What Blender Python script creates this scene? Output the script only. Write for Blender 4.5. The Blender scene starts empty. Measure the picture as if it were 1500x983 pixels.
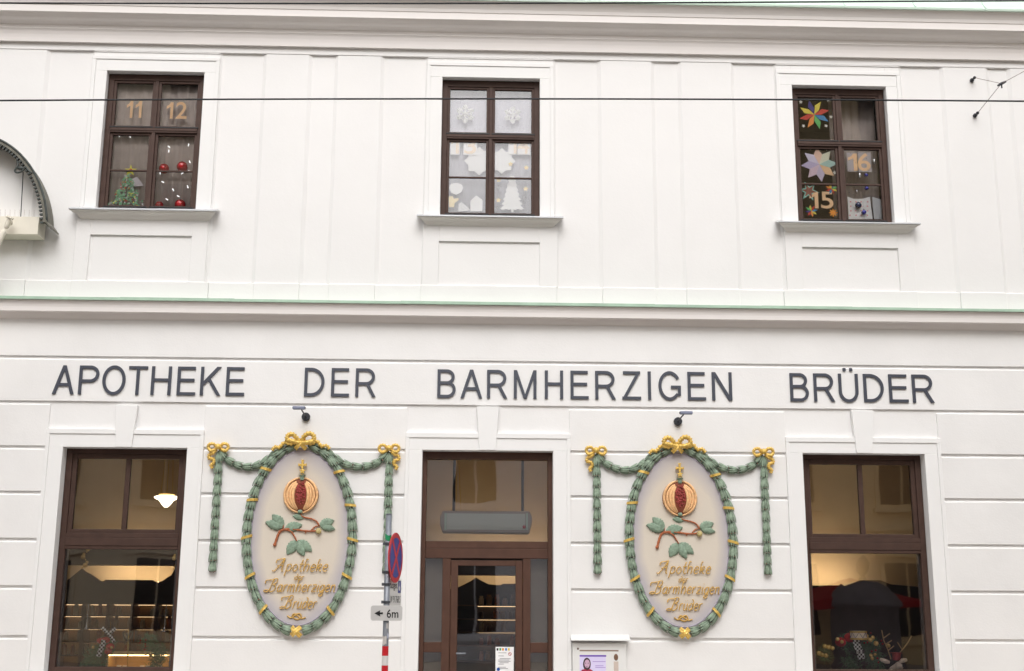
import bpy, math, random
from mathutils import Vector, Matrix
random.seed(7)
R = random.Random(11)
PI = math.pi
sc = bpy.context.scene
COL = sc.collection

# ------------------------------------------------------------------ camera model
F, YAW, PIT, ROL, DIST, EYE = 1760.0, 0.0321142, 0.2204146, 0.0051229, 14.9, 1.6
_f = Vector((math.sin(YAW)*math.cos(PIT), math.cos(YAW)*math.cos(PIT), math.sin(PIT)))
_r0 = Vector((math.cos(YAW), -math.sin(YAW), 0)); _u0 = _r0.cross(_f)
_r = _r0*math.cos(ROL)+_u0*math.sin(ROL); _u = _u0*math.cos(ROL)-_r0*math.sin(ROL)
CAM = Vector((0, -DIST, EYE))
def at(px, py, Y=0.0):
    d = _f*F + _r*(px-750) + _u*(491.5-py)
    return CAM + d*((Y+DIST)/d.y)
def X(px, py, Y=0.0): return at(px, py, Y).x
def Z(px, py, Y=0.0): return at(px, py, Y).z
cd = bpy.data.cameras.new('camera'); cam = bpy.data.objects.new('camera', cd); COL.objects.link(cam)
m = Matrix((_r, _u, -_f)).transposed().to_4x4(); m.translation = CAM
cam.matrix_world = m
cd.sensor_width = 36; cd.lens = 36*F/1500; cd.clip_end = 500; cd.clip_start = .1
sc.camera = cam

# ------------------------------------------------------------------ materials
def S(r, g, b):
    def c(v):
        v /= 255.
        return v/12.92 if v <= .04045 else ((v+.055)/1.055)**2.4
    return (c(r), c(g), c(b), 1)
MATS = {}
def mat(name, col, rough=.6, metal=0, bump=0, bscale=60, var=0, vscale=3, spec=.5, emit=None, es=1, alpha=None, bump2=0):
    if name in MATS: return MATS[name]
    M = bpy.data.materials.new(name); M.use_nodes = True; MATS[name] = M
    nt = M.node_tree; N = nt.nodes; L = nt.links; b = N['Principled BSDF']
    b.inputs['Base Color'].default_value = col; b.inputs['Roughness'].default_value = rough
    b.inputs['Metallic'].default_value = metal; b.inputs['Specular IOR Level'].default_value = spec
    if emit: b.inputs['Emission Color'].default_value = emit; b.inputs['Emission Strength'].default_value = es
    if alpha is not None: b.inputs['Alpha'].default_value = alpha
    tc = N.new('ShaderNodeTexCoord')
    if var:
        n = N.new('ShaderNodeTexNoise'); n.inputs['Scale'].default_value = vscale; n.inputs['Detail'].default_value = 6
        L.new(tc.outputs['Object'], n.inputs['Vector'])
        r = N.new('ShaderNodeValToRGB'); r.color_ramp.elements[0].position = .3; r.color_ramp.elements[1].position = .7
        lo = tuple(c*(1-var) for c in col[:3])+(1,); hi = tuple(min(1, c*(1+var)) for c in col[:3])+(1,)
        r.color_ramp.elements[0].color = lo; r.color_ramp.elements[1].color = hi
        L.new(n.outputs['Fac'], r.inputs['Fac']); L.new(r.outputs['Color'], b.inputs['Base Color'])
    if bump:
        n2 = N.new('ShaderNodeTexNoise'); n2.inputs['Scale'].default_value = bscale; n2.inputs['Detail'].default_value = 5
        L.new(tc.outputs['Object'], n2.inputs['Vector'])
        bp = N.new('ShaderNodeBump'); bp.inputs['Strength'].default_value = bump; bp.inputs['Distance'].default_value = .004
        L.new(n2.outputs['Fac'], bp.inputs['Height'])
        if bump2:
            n3 = N.new('ShaderNodeTexNoise'); n3.inputs['Scale'].default_value = 3.5; n3.inputs['Detail'].default_value = 3
            L.new(tc.outputs['Object'], n3.inputs['Vector'])
            b2 = N.new('ShaderNodeBump'); b2.inputs['Strength'].default_value = bump2; b2.inputs['Distance'].default_value = .02
            L.new(n3.outputs['Fac'], b2.inputs['Height']); L.new(b2.outputs['Normal'], bp.inputs['Normal'])
        L.new(bp.outputs['Normal'], b.inputs['Normal'])
    return M
plaster = mat('plaster', (.85, .84, .833, 1), .9, bump=.35, bscale=45, var=.03, vscale=1.3, spec=.2, bump2=.25)
plaster_up = mat('plaster_upper', (.822, .81, .803, 1), .9, bump=.3, bscale=45, var=.015, vscale=1.2, spec=.2, bump2=.2)
trim = mat('plaster_trim', (.86, .855, .85, 1), .85, bump=.15, bscale=40, spec=.2, var=.01)
mould = mat('plaster_moulding', (.83, .79, .77, 1), .9, bump=.12, bscale=30, spec=.2, var=.015, vscale=2)
verdigris = mat('green_flashing', S(162, 188, 168), .6, bump=.3, bscale=9, var=.12, vscale=5)
brown = mat('brown_wood', S(74, 55, 48), .55, bump=.3, bscale=70, var=.12, vscale=8, spec=.25)
brown_door = mat('brown_door', S(84, 58, 47), .5, bump=.2, bscale=70, var=.1, vscale=8, spec=.3)
gasket = mat('black_gasket', (.01, .01, .012, 1), .5)
slate = mat('slate_letters', S(66, 70, 82), .45, var=.05)
gold = mat('gold_leaf', S(230, 192, 100), .35, metal=.25, bump=.6, bscale=50, var=.18, vscale=25)
gold_txt = mat('gold_lettering', S(204, 164, 88), .45, metal=.1, bump=.3, bscale=60, var=.1, vscale=30)
leafg = mat('leaf_paint', S(136, 154, 134), .75, bump=.8, bscale=90, var=.32, vscale=26, bump2=.4)
leafd = mat('leaf_paint_plain', S(132, 153, 133), .7, bump=.6, bscale=70, var=.25, vscale=30)
berry = mat('berry_paint', S(150, 105, 88), .6, var=.3, vscale=60)
branch = mat('branch_paint', S(168, 96, 60), .7, bump=.5, bscale=80, var=.15, vscale=30)
rind = mat('rind_paint', S(236, 188, 136), .65, bump=.5, bscale=60, var=.16, vscale=30)
rindin = mat('rind_gap_paint', S(128, 66, 44), .8)
seeds = mat('seed_paint', S(160, 62, 58), .45, var=.25, vscale=60)
white = mat('white_lacquer', (.8, .8, .79, 1), .4)
paper = mat('white_paper', (.90, .90, .91, 1), .8, var=.02, vscale=12)
steel = mat('galvanised_steel', S(142, 146, 154), .5, metal=.5, bump=.3, bscale=30, var=.15, vscale=14)
darkm = mat('dark_metal', S(48, 50, 56), .5, metal=.3)
cable = mat('black_cable', (.012, .014, .018, 1), .6)
thin = mat('thin_wire_metal', S(120, 100, 95), .5, metal=.5)
copper = mat('patinated_copper', S(110, 108, 98), .55, metal=.25, bump=.6, bscale=20, var=.3, vscale=9)
copperd = mat('dark_patina', S(62, 68, 66), .6, bump=.5, bscale=30, var=.3, vscale=14)
stone = mat('painted_stone', S(226, 220, 206), .8, bump=.3, bscale=40, var=.05)
cream = mat('cream_wall', S(188, 172, 150), .85, bump=.2, bscale=20, var=.05)
cream2 = mat('cream_panel', S(225, 195, 140), .85, bump=.2, bscale=20, var=.05)
wood = mat('cabinet_wood', S(92, 60, 40), .45, bump=.2, bscale=30, var=.25, vscale=6)
woodd = mat('dark_cabinet_wood', S(52, 38, 34), .5, var=.2, vscale=6)
greyroom = mat('grey_room_wall', S(118, 106, 98), .9, var=.06)
floorm = mat('shop_floor', S(90, 70, 55), .5)
curtain = mat('sheer_curtain', S(186, 174, 168), .95, bump=.3, bscale=40, var=.1, vscale=4)
sky_curtain = mat('sky_reflection_curtain', S(204, 202, 213), .95, bump=.2, bscale=60, var=.02, vscale=4)  # pale sky reflection of the middle window put into a cloth colour
cutout = mat('peach_card', S(252, 214, 172), .8, var=.04)
cutout2 = mat('pale_peach_card', S(248, 226, 204), .8, var=.04)
def flat(name, r, g, b, rough=.7, **k): return mat(name, S(r, g, b), rough, **k)
red = flat('red_gloss', 168, 32, 38, .25); blue = flat('blue_gloss', 50, 48, 130, .25)
goldb = mat('gold_ball', S(240, 204, 130), .2, metal=.35); silver = mat('silver_gloss', S(210, 212, 216), .2, metal=.7)
fir = mat('fir_needles', S(92, 128, 92), .8, var=.3, vscale=30)
warmglow = mat('warm_light_strip', (1, .7, .3, 1), .5, emit=(1, .74, .42, 1), es=38)
lampglow = mat('lit_opal_glass', (1, .9, .75, 1), .4, emit=(1, .84, .60, 1), es=3.4)
def glass_mat(name, fac, wav=.12, tint=(1, 1, 1, 1)):
    M = bpy.data.materials.new(name); M.use_nodes = True; nt = M.node_tree; N = nt.nodes; L = nt.links
    N.remove(N['Principled BSDF']); out = N['Material Output']
    t = N.new('ShaderNodeBsdfTransparent'); t.inputs['Color'].default_value = tint
    g = N.new('ShaderNodeBsdfGlossy'); g.inputs['Roughness'].default_value = .015
    mx = N.new('ShaderNodeMixShader')
    fr = N.new('ShaderNodeFresnel'); fr.inputs['IOR'].default_value = 1.5
    ad = N.new('ShaderNodeMath'); ad.operation = 'ADD'; ad.inputs[1].default_value = fac-.04; ad.use_clamp = True
    L.new(fr.outputs[0], ad.inputs[0]); L.new(ad.outputs[0], mx.inputs['Fac'])
    tc = N.new('ShaderNodeTexCoord'); n = N.new('ShaderNodeTexNoise'); n.inputs['Scale'].default_value = 1.7; n.inputs['Detail'].default_value = 1
    L.new(tc.outputs['Object'], n.inputs['Vector'])
    bp = N.new('ShaderNodeBump'); bp.inputs['Strength'].default_value = wav; bp.inputs['Distance'].default_value = .02
    L.new(n.outputs['Fac'], bp.inputs['Height']); L.new(bp.outputs[0], g.inputs['Normal'])
    L.new(t.outputs[0], mx.inputs[1]); L.new(g.outputs[0], mx.inputs[2]); L.new(mx.outputs[0], out.inputs[0])
    return M
glass = glass_mat('window_glass', .12, .07)
glass_up = glass_mat('upper_window_glass', .05, .05)

# ------------------------------------------------------------------ mesh helpers
class MB:
    def __init__(s): s.v = []; s.f = []
    def add(s, vs, fs):
        o = len(s.v); s.v += [tuple(v) for v in vs]; s.f += [tuple(i+o for i in f) for f in fs]; return s
    def box(s, x0, x1, y0, y1, z0, z1):
        return s.add([(x0,y0,z0),(x1,y0,z0),(x1,y1,z0),(x0,y1,z0),(x0,y0,z1),(x1,y0,z1),(x1,y1,z1),(x0,y1,z1)],
                     [(0,3,2,1),(4,5,6,7),(0,1,5,4),(1,2,6,5),(2,3,7,6),(3,0,4,7)])
    def prism(s, poly, y0, y1):          # polygon (x,z), extruded in y
        n = len(poly); a = sum(poly[i][0]*poly[(i+1) % n][1]-poly[(i+1) % n][0]*poly[i][1] for i in range(n))
        if a < 0: poly = poly[::-1]
        vs = [(x, y0, z) for x, z in poly]+[(x, y1, z) for x, z in poly]
        fs = [tuple(range(n)), tuple(range(2*n-1, n-1, -1))]+[(i, i+n, (i+1) % n+n, (i+1) % n) for i in range(n)]
        return s.add(vs, fs)
    def profile(s, prof, x0, x1, cap=True, miter=0):        # (y,z) profile swept along x
        n = len(prof); ym = max(p[0] for p in prof)
        vs = [(x0-(ym-y)*miter*-1 if False else x0+(-(ym-y))*miter, y, z) for y, z in prof]+[(x1+(ym-y)*miter, y, z) for y, z in prof]
        fs = [(i, (i+1) % n, (i+1) % n+n, i+n) for i in range(n)]
        if cap: fs += [tuple(range(n-1, -1, -1)), tuple(range(n, 2*n))]
        return s.add(vs, fs)
    def strip(s, x0, x1, y0, y1, z0, z1, c=.03):      # upright strip with splayed sides
        vs = [(x0-c,y1,z0),(x0,y0,z0),(x1,y0,z0),(x1+c,y1,z0),(x0-c,y1,z1),(x0,y0,z1),(x1,y0,z1),(x1+c,y1,z1)]
        return s.add(vs, [(0,1,5,4),(1,2,6,5),(2,3,7,6),(3,0,4,7),(3,2,1,0),(4,5,6,7)])
    def tube(s, pts, r, n=8, cap=True):
        P = [Vector(p) for p in pts]; m_ = len(P)
        rr = r if isinstance(r, (list, tuple)) else [r]*m_
        vs = []; up = None
        for i, p in enumerate(P):
            t = (P[min(i+1, m_-1)]-P[max(i-1, 0)])
            if t.length < 1e-9: t = Vector((0, 0, 1))
            t.normalize()
            if up is None: up = Vector((0, 1, 0)) if abs(t.y) < .9 else Vector((1, 0, 0))
            a = t.cross(up)
            if a.length < 1e-6: a = t.cross(Vector((1, 0, 0)))
            a.normalize(); b = a.cross(t).normalized(); up = b
            for k in range(n):
                q = 2*PI*k/n; vs.append(p+(a*math.cos(q)+b*math.sin(q))*rr[i])
        fs = [(i*n+k, i*n+(k+1) % n, (i+1)*n+(k+1) % n, (i+1)*n+k) for i in range(m_-1) for k in range(n)]
        if cap: fs += [tuple(range(n-1, -1, -1)), tuple(range((m_-1)*n, m_*n))]
        return s.add(vs, fs)
    def ball(s, c, r, n=12, m_=8, sx=1, sy=1, sz=1):
        c = Vector(c); vs = []; fs = []
        for i in range(m_+1):
            t = PI*i/m_
            for k in range(n):
                p = 2*PI*k/n
                vs.append((c.x+r*sx*math.sin(t)*math.cos(p), c.y+r*sy*math.sin(t)*math.sin(p), c.z+r*sz*math.cos(t)))
        for i in range(m_):
            for k in range(n): fs.append((i*n+k, (i+1)*n+k, (i+1)*n+(k+1) % n, i*n+(k+1) % n))
        return s.add(vs, fs)
    def lathe(s, c, prof, n=24):         # (r,z) profile about vertical axis
        c = Vector(c); vs = []; k_ = len(prof)
        for r, z in prof:
            for k in range(n):
                q = 2*PI*k/n; vs.append((c.x+r*math.cos(q), c.y+r*math.sin(q), c.z+z))
        return s.add(vs, [(i*n+k, i*n+(k+1) % n, (i+1)*n+(k+1) % n, (i+1)*n+k) for i in range(k_-1) for k in range(n)])
    def obj(s, name, m, parent=None, smooth=False, bev=0, seg=2, extra=None):
        nf = len(s.f)
        cuts = [nf]
        for e_ in (extra or []): s.add(e_[0].v, e_[0].f); cuts.append(len(s.f))
        me = bpy.data.meshes.new(name); me.from_pydata(s.v, [], s.f); me.materials.append(m)
        if extra:
            for k_, e_ in enumerate(extra):
                me.materials.append(e_[1])
                for p in me.polygons[cuts[k_]:cuts[k_+1]]: p.material_index = k_+1
        me.validate()
        o = bpy.data.objects.new(name, me); COL.objects.link(o)
        if parent is not None:
            o.parent = parent; o.matrix_parent_inverse = Matrix.Translation(-root_loc(parent))
        if smooth: me.polygons.foreach_set('use_smooth', [True]*len(me.polygons))
        if bev:
            b = o.modifiers.new('bevel', 'BEVEL'); b.width = bev; b.segments = seg; b.limit_method = 'ANGLE'; b.angle_limit = .7
        return o
def root_loc(o):
    return Vector(o.location) if o.parent is None else Vector((0, 0, 0))
def empty(name, loc=(0, 0, 0)):
    o = bpy.data.objects.new(name, None); o.location = loc; COL.objects.link(o); return o
def tag(o, label=None, cat=None, group=None, kind=None):
    if label: o['label'] = label
    if cat: o['category'] = cat
    if group: o['group'] = group
    if kind: o['kind'] = kind
    return o
def thing(name, loc, label, cat, group=None): return tag(empty(name, loc), label, cat, group)
def smooth_path(pts, k=6):
    P = [Vector(p) for p in pts]; out = []
    for i in range(len(P)-1):
        a = P[max(i-1, 0)]; b = P[i]; c = P[i+1]; d = P[min(i+2, len(P)-1)]
        for j in range(k):
            t = j/k
            out.append(.5*((2*b)+(c-a)*t+(2*a-5*b+4*c-d)*t*t+(3*b-a-3*c+d)*t**3))
    out.append(P[-1]); return out
def text_obj(name, s, x0, x1, z0, z1, y, th, m, parent=None, shear=0, bold=0, flipx=None):
    cu = bpy.data.curves.new(name, 'FONT'); cu.body = s; cu.size = 1; cu.shear = shear; cu.offset = bold
    cu.resolution_u = 6
    t = bpy.data.objects.new(name, cu); COL.objects.link(t)
    bpy.context.view_layer.update()
    me0 = t.to_mesh(); vs = [v.co.copy() for v in me0.vertices]; ps = [tuple(p.vertices) for p in me0.polygons]
    nrm = [p.normal.z for p in me0.polygons]; t.to_mesh_clear()
    bpy.data.objects.remove(t); bpy.data.curves.remove(cu)
    ax = min(v.x for v in vs); bx = max(v.x for v in vs); az = min(v.y for v in vs); bz = max(v.y for v in vs)
    W = []
    for v in vs: W.append((x0+(v.x-ax)/(bx-ax)*(x1-x0), z0+(v.y-az)/(bz-az)*(z1-z0)))
    n = len(W); mb = MB()
    ps = [p if nz > 0 else p[::-1] for p, nz in zip(ps, nrm)]
    cnt = {}
    for p in ps:
        for i in range(len(p)): cnt[(p[i], p[(i+1) % len(p)])] = 1
    edges = [e for e in cnt if (e[1], e[0]) not in cnt]
    V = [(a, y-th, b) for a, b in W]+[(a, y, b) for a, b in W]
    Fc = list(ps)+[tuple(i+n for i in p[::-1]) for p in ps]+[(a, a+n, b+n, b) for a, b in edges]
    mb.add(V, Fc)
    return mb.obj(name, m, parent)

# ------------------------------------------------------------------ key dimensions (metres)
def avg(*a): return sum(a)/len(a)
def ZX(list_): return avg(*[Z(a, b) for a, b in list_])
zC1 = ZX([(0,63.5),(400,67.2),(750,73.5),(1100,81.6),(1500,94)])       # foot of the main cornice
Yo = -.30
zLedgeTop = ZX([(0,434),(400,438),(750,443),(1100,447.5),(1500,452)])
zG = [ZX([(0,522),(400,524.3),(1100,532),(1500,536.8)]), ZX([(0,588),(400,590),(1100,597.3),(1500,601)]),
      ZX([(0,653.5),(1377,663.4),(1500,666)]), ZX([(298,722),(600,723),(860,725),(1382,730)]),
      ZX([(55,786),(1387,797.7),(1500,799.5)]), ZX([(48,856),(1392,866.2),(600,861)]),
      ZX([(42,929.5),(283,931.5),(1163,936),(1398,937)])]
step = zG[-2]-zG[-1]
z = zG[-1]
while z-step > .1: z -= step; zG.append(z)
XL, XR = -16.0, 16.0
# ground-floor openings: left, right, bottom, top
opL = [avg(X(92,654),X(70,930)), avg(X(273.8,657),X(258,930)), .75, avg(Z(92,654.5),Z(273,657.5))]
opD = [avg(X(617.5,659),X(614,960)), avg(X(810,660),X(811,960)), .0, avg(Z(617,659.5),Z(810,661))]
opR = [avg(X(1175,663),X(1188,930)), avg(X(1352.7,663),X(1373,930)), .75, avg(Z(1175,663.5),Z(1352,664.5))]
zt = avg(opL[3], opD[3], opR[3])
for o_ in (opL, opD, opR): o_[3] = o_[3]*.5+zt*.5
# upper openings
upL = [avg(X(156,104),X(140.8,303)), avg(X(300,104),X(286.2,303))]
upM = [avg(X(647.7,112),X(644.8,313)), avg(X(790.8,115),X(791,315))]
upR = [avg(X(1159.4,123.3),X(1170,322)), avg(X(1298.3,127.5),X(1310,325))]
for o_, a, b, c, d in ((upL, (156,104), (300,105), (141,304), (286,305)), (upM, (648,112), (791,115.5), (645,314), (791,316.5)),
                       (upR, (1159,123.3), (1298,127.5), (1170,322.5), (1310,326))):
    o_ += [avg(Z(*c), Z(*d)), avg(Z(*a), Z(*b))]
openings = [opL, opD, opR, upL, upM, upR]

# ------------------------------------------------------------------ the building
B = thing('pharmacy_building', (0, 0, 0), 'white plastered pharmacy facade with brown windows and green ledge flashing', 'building')
zTopWall = zC1+1.3
mb = MB()
def walls(mb, x0, x1, z0, z1, y0, y1, ops):
    ops = [(o[0]-.006, o[1]+.006, o[2]-.006 if o[2] > .1 else o[2], o[3]+.006) for o in ops]
    xs = sorted({x0, x1} | {o[0] for o in ops} | {o[1] for o in ops})
    for a, b in zip(xs, xs[1:]):
        c = (a+b)/2; cur = z0
        for o in sorted([o for o in ops if o[0] < c < o[1]], key=lambda o: o[2]):
            if o[2] > cur: mb.box(a, b, y0, y1, cur, o[2])
            cur = o[3]
        if cur < z1: mb.box(a, b, y0, y1, cur, z1)
walls(mb, XL, XR, 0, zLedgeTop-.1, .027, .45, [opL, opD, opR])
mb.obj('ground_floor_wall', plaster, B)
mb = MB(); walls(mb, XL, XR, zLedgeTop-.1, zTopWall, .036, .45, [upL, upM, upR])
mb.obj('upper_wall', plaster_up, B)

# rusticated courses between the grooves (base wall shows in the joints)
sur = []      # surround outer rectangles
sur.append((avg(X(69,628),X(42.5,930)), avg(X(299,629),X(283,931)), Z(180,629)))
sur.append((avg(X(594.2,635),X(588,930)), avg(X(834,637),X(838,930)), Z(714,635)))
sur.append((avg(X(1150,641),X(1163,936)), avg(X(1375,641),X(1398,937)), Z(1262,641.5)))
G = .034
mb = MB()
levels = [zLedgeTop-.12]+zG+[-.02]
for i in range(len(levels)-1):
    zt_, zb = levels[i]-(G if i else 0), levels[i+1]
    segs = [(XL, XR)]
    for a, b, c in sur:
        if zb < c-.02:
            segs = [q for s_ in segs for q in ([(s_[0], a+.01), (b-.01, s_[1])] if s_[0] < a and s_[1] > b else [s_])]
    if zb < .01: zb = 0.0
    for a, b in segs:
        zt2 = zt_
        # sloping lower lip of the groove
        mb.profile([(.045, zb), (0, zb), (0, zt2-.016), (.018, zt2), (.045, zt2)], a, b)
mb.obj('rusticated_course', plaster, B, bev=.003, seg=1)

# upper storey relief: band, pilaster strips
def Xs(px, y0=78, y1=410):            # px measured near the top of a vertical edge; the edge is plumb
    return X(px, y0)
zBand = ZX([(100,75.5),(370,77.5),(600,80.5),(860,86.5),(1100,91.5),(1370,100)])
recess = [(Xs(69.3,75), Xs(389.8,78)), (Xs(453.7,78), Xs(495,79)), (Xs(559.5,80), Xs(879,87)), (Xs(954,88), Xs(996.5,89)),
          (Xs(1071,91), Xs(1380.5,100)), (Xs(1445,102), Xs(1479,103)), (Xs(1560,104), Xs(1880,116)), (Xs(-50,75), Xs(-10,75)),
          (Xs(-430,75), Xs(-115,75))]
mb = MB(); mb.box(XL, XR, 0, .04, zBand, zC1+.02)
zP = ZX([(0,412),(400,414.5),(750,418.5),(1100,424),(1400,428)])
xs = [XL]
for a, b in sorted(recess): xs += [a, b]
xs.append(XR)
for i in range(0, len(xs), 2): mb.strip(xs[i]+.01, xs[i+1]-.01, .008, .04, zP, zBand, .055)
mb.obj('pilaster_strip', plaster_up, B, bev=.003, seg=1)
slabs = [(Xs(137.5,80), Xs(323,80)), (Xs(627,84), Xs(811,87)), (Xs(1136,93), Xs(1317,98))]
for (a, b), o_ in zip(slabs, (upL, upM, upR)):
    mb = MB()
    walls(mb, a, b, zP, zBand, .016, .038, [(o_[0], o_[1], o_[2]-.05, o_[3])])
    mb.add([(a, .0161, zP), (a-.03, .037, zP), (a-.03, .037, zBand), (a, .0161, zBand)], [(0, 1, 2, 3)]); mb.add([(b, .0161, zP), (b+.03, .037, zP), (b+.03, .037, zBand), (b, .0161, zBand)], [(3, 2, 1, 0)])
    mb.box(a, b, .003, .02, zBand-.015, zBand)
    mb.obj('window_bay', plaster_up, B, bev=.003, seg=1)
mb = MB()      # low plinth course above the ledge, following the relief
def plinth(a, b, y): mb.profile([(.04, zLedgeTop-.12), (y-.010, zLedgeTop-.12), (y-.010, zP-.003), (y-.004, zP+.002), (.04, zP+.002)], a, b)
for i in range(0, len(xs), 2): plinth(xs[i], xs[i+1], -.002)
for a, b in recess:
    s_ = [q for q in slabs if a < q[0] < b]
    if s_: plinth(a, s_[0][0]-.03, .02); plinth(s_[0][0]-.03, s_[0][1]+.03, -.012); plinth(s_[0][1]+.03, b, .02)
    else: plinth(a, b, .02)
mb.obj('plinth_course', plaster_up, B, bev=.004, seg=1)

# string course (ledge) with its green flashing
def ledge_z(dy, Y): return avg(Z(0,438+dy,Y), Z(400,442.7+dy,Y), Z(1100,451.2+dy,Y), Z(1500,455.5+dy,Y))
Yl = -.20
prof = [(.02, zLedgeTop-.03), (Yl+.012, ledge_z(0, Yl)+.002), (Yl+.012, ledge_z(1.5, Yl)), (Yl+.022, ledge_z(3, Yl+.022)), (Yl+.034, ledge_z(7, Yl+.034)),
        (Yl+.040, ledge_z(11, Yl+.040)), (Yl+.042, ledge_z(17, Yl+.042)), (Yl+.105, ledge_z(17, Yl+.042)), (Yl+.135, ledge_z(22.5, Yl+.135)),
        (Yl+.165, ledge_z(27, Yl+.165)), (Yl+.18, ledge_z(27.5, Yl+.18)), (-.012, ledge_z(29, 0)), (.02, ledge_z(29.2, 0))]
sc_ = MB().profile(prof, XL, XR).obj('string_course', mould, B)
fl = MB()
zf = ledge_z(0, Yl)
# lead/copper sheets with small joints and uneven upstand
xx = XL
while xx < XR:
    w = R.uniform(.7, 1.4); j = R.uniform(-.004, .004); u = R.uniform(0, .012)
    fl.profile([(.01, zLedgeTop-.028), (.005, zLedgeTop-.018+u), (-.012, zLedgeTop-.02+u), (Yl+.005, zf+.036+j), (Yl-.008, zf+.032+j), (Yl-.012, zf-.004+j*.3), (Yl-.004, zf-.005), (Yl, zf+.004), (Yl+.02, zf+.006)], xx, min(xx+w+.01, XR))
    xx += w
fl.obj('ledge_flashing', verdigris, B)

# main cornice
def KY(Y): return Y
def cz(y0, y1500, Y):
    Y = KY(Y); return avg(Z(0, y0, Y), Z(750, (y0+y1500)/2-2, Y), Z(1500, y1500, Y))
P = [(.03, zC1-.0), (-.045, zC1+.0), (-.045, cz(59.5,90.5,-.045)), (-.05, cz(59,90,-.05))]
for Y, dy0, dy1 in ((-.054,54,84.5), (-.06,49,79), (-.07,44,73.5), (-.082,41.5,70.5), (-.088,41,70), (-.088,40,69), (-.095,38,67), (-.10,36,65), (-.108,34.5,63.5), (-.15,31,60), (-.17,29.5,58.5), (-.178,28.5,57.5),
                    (-.20,24,54), (-.23,20,50.5), (-.258,16.8,47.6), (-.275,15.3,46.2), (-.275,6.5,36.5), (-.285,5.5,35), (-.295,1,30), (-.31,-3,27), (-.33,-7,23), (-.355,-11,18.5), (-.3635,-13,16.5)):
    P.append((Y, cz(dy0, dy1, Y)))
P += [(-.3635, P[-1][1]+.03), (.03, P[-1][1]+.15)]
MB().profile(P, XL, XR).obj('main_cornice', mould, B, smooth=False)
zg = cz(-13, 16, -.38)
mb = MB(); xx = XL
while xx < XR:
    w = .95
    mb.profile([(-.35, zg-.005), (-.385, zg-.005), (-.39, zg+.02), (-.34, zg+.08), (-.05, zg+.55), (0, zg+.55)], xx, xx+w-.002)
    mb.profile([(-.38, zg-.006), (-.397, zg-.006), (-.399, zg+.03), (-.34, zg+.095), (-.05, zg+.565), (-.05, zg+.55)], xx+w-.02, xx+w)
    xx += w
mb.obj('eaves_flashing', mat('highlight_green_sheet', S(206, 226, 212), .5, bump=.2, bscale=6, var=.04), B)  # highlight put into the colour, paler than the ledge flashing
mb = MB(); mb.profile([(0, zg+.55), (4.5, zg+3.6), (9, zg+.55)], XL, XR)
mb.obj('roof', mat('roof_metal', S(130, 150, 140), .5, var=.1), B)
mb = MB(); mb.box(XL, XL+.3, .45, 9, 0, zg+.5); mb.box(XR-.3, XR, .45, 9, 0, zg+.5); mb.box(XL, XR, 8.7, 9, 0, zg+.5)
mb.box(XL+.3, XR-.3, .45, 8.7, zLedgeTop-.42, zLedgeTop-.1)
mb.obj('rear_wall', plaster, B)

# surrounds of the ground floor openings
for (a, b, c), o_, kst in ((sur[0], opL, [(170.8,594),(203,594),(196.8,653),(173,653)]), (sur[1], opD, [(698.2,596.5),(731,597),(727,658),(703,658)]),
                     (sur[2], opR, [(1245.5,601.5),(1277.5,602),(1276,662),(1254,662)])):
    mb = MB(); bo = .045
    zi = c-.062
    # flat inner band
    mb.box(a+bo, o_[0], -.018, .14, 0, o_[3]); mb.box(o_[1], b-bo, -.018, .14, 0, o_[3])
    mb.box(a+bo, b-bo, -.018, .14, o_[3], zi)
    # raised outer fillet
    mb.box(a, a+bo-.0, -.032, .1, 0, zi); mb.box(b-bo, b, -.032, .1, 0, zi); mb.box(a, b, -.032, .1, zi, c)
    s_ = mb.obj('window_surround' if o_ is not opD else 'door_surround', trim, B, bev=.003, seg=1)
    cx = (o_[0]+o_[1])/2
    zk0, zk1 = o_[3]+.001, Z(*kst[0])
    wt = (X(*kst[1])-X(*kst[0]))/2; wb = wt*.72
    kx = avg(X(*kst[0]), X(*kst[1]))
    MB().prism([(kx-wb, zk0), (kx+wb, zk0), (kx+wt, zk1), (kx-wt, zk1)], -.048, .02).obj('keystone', trim, s_, bev=.004)
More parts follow.
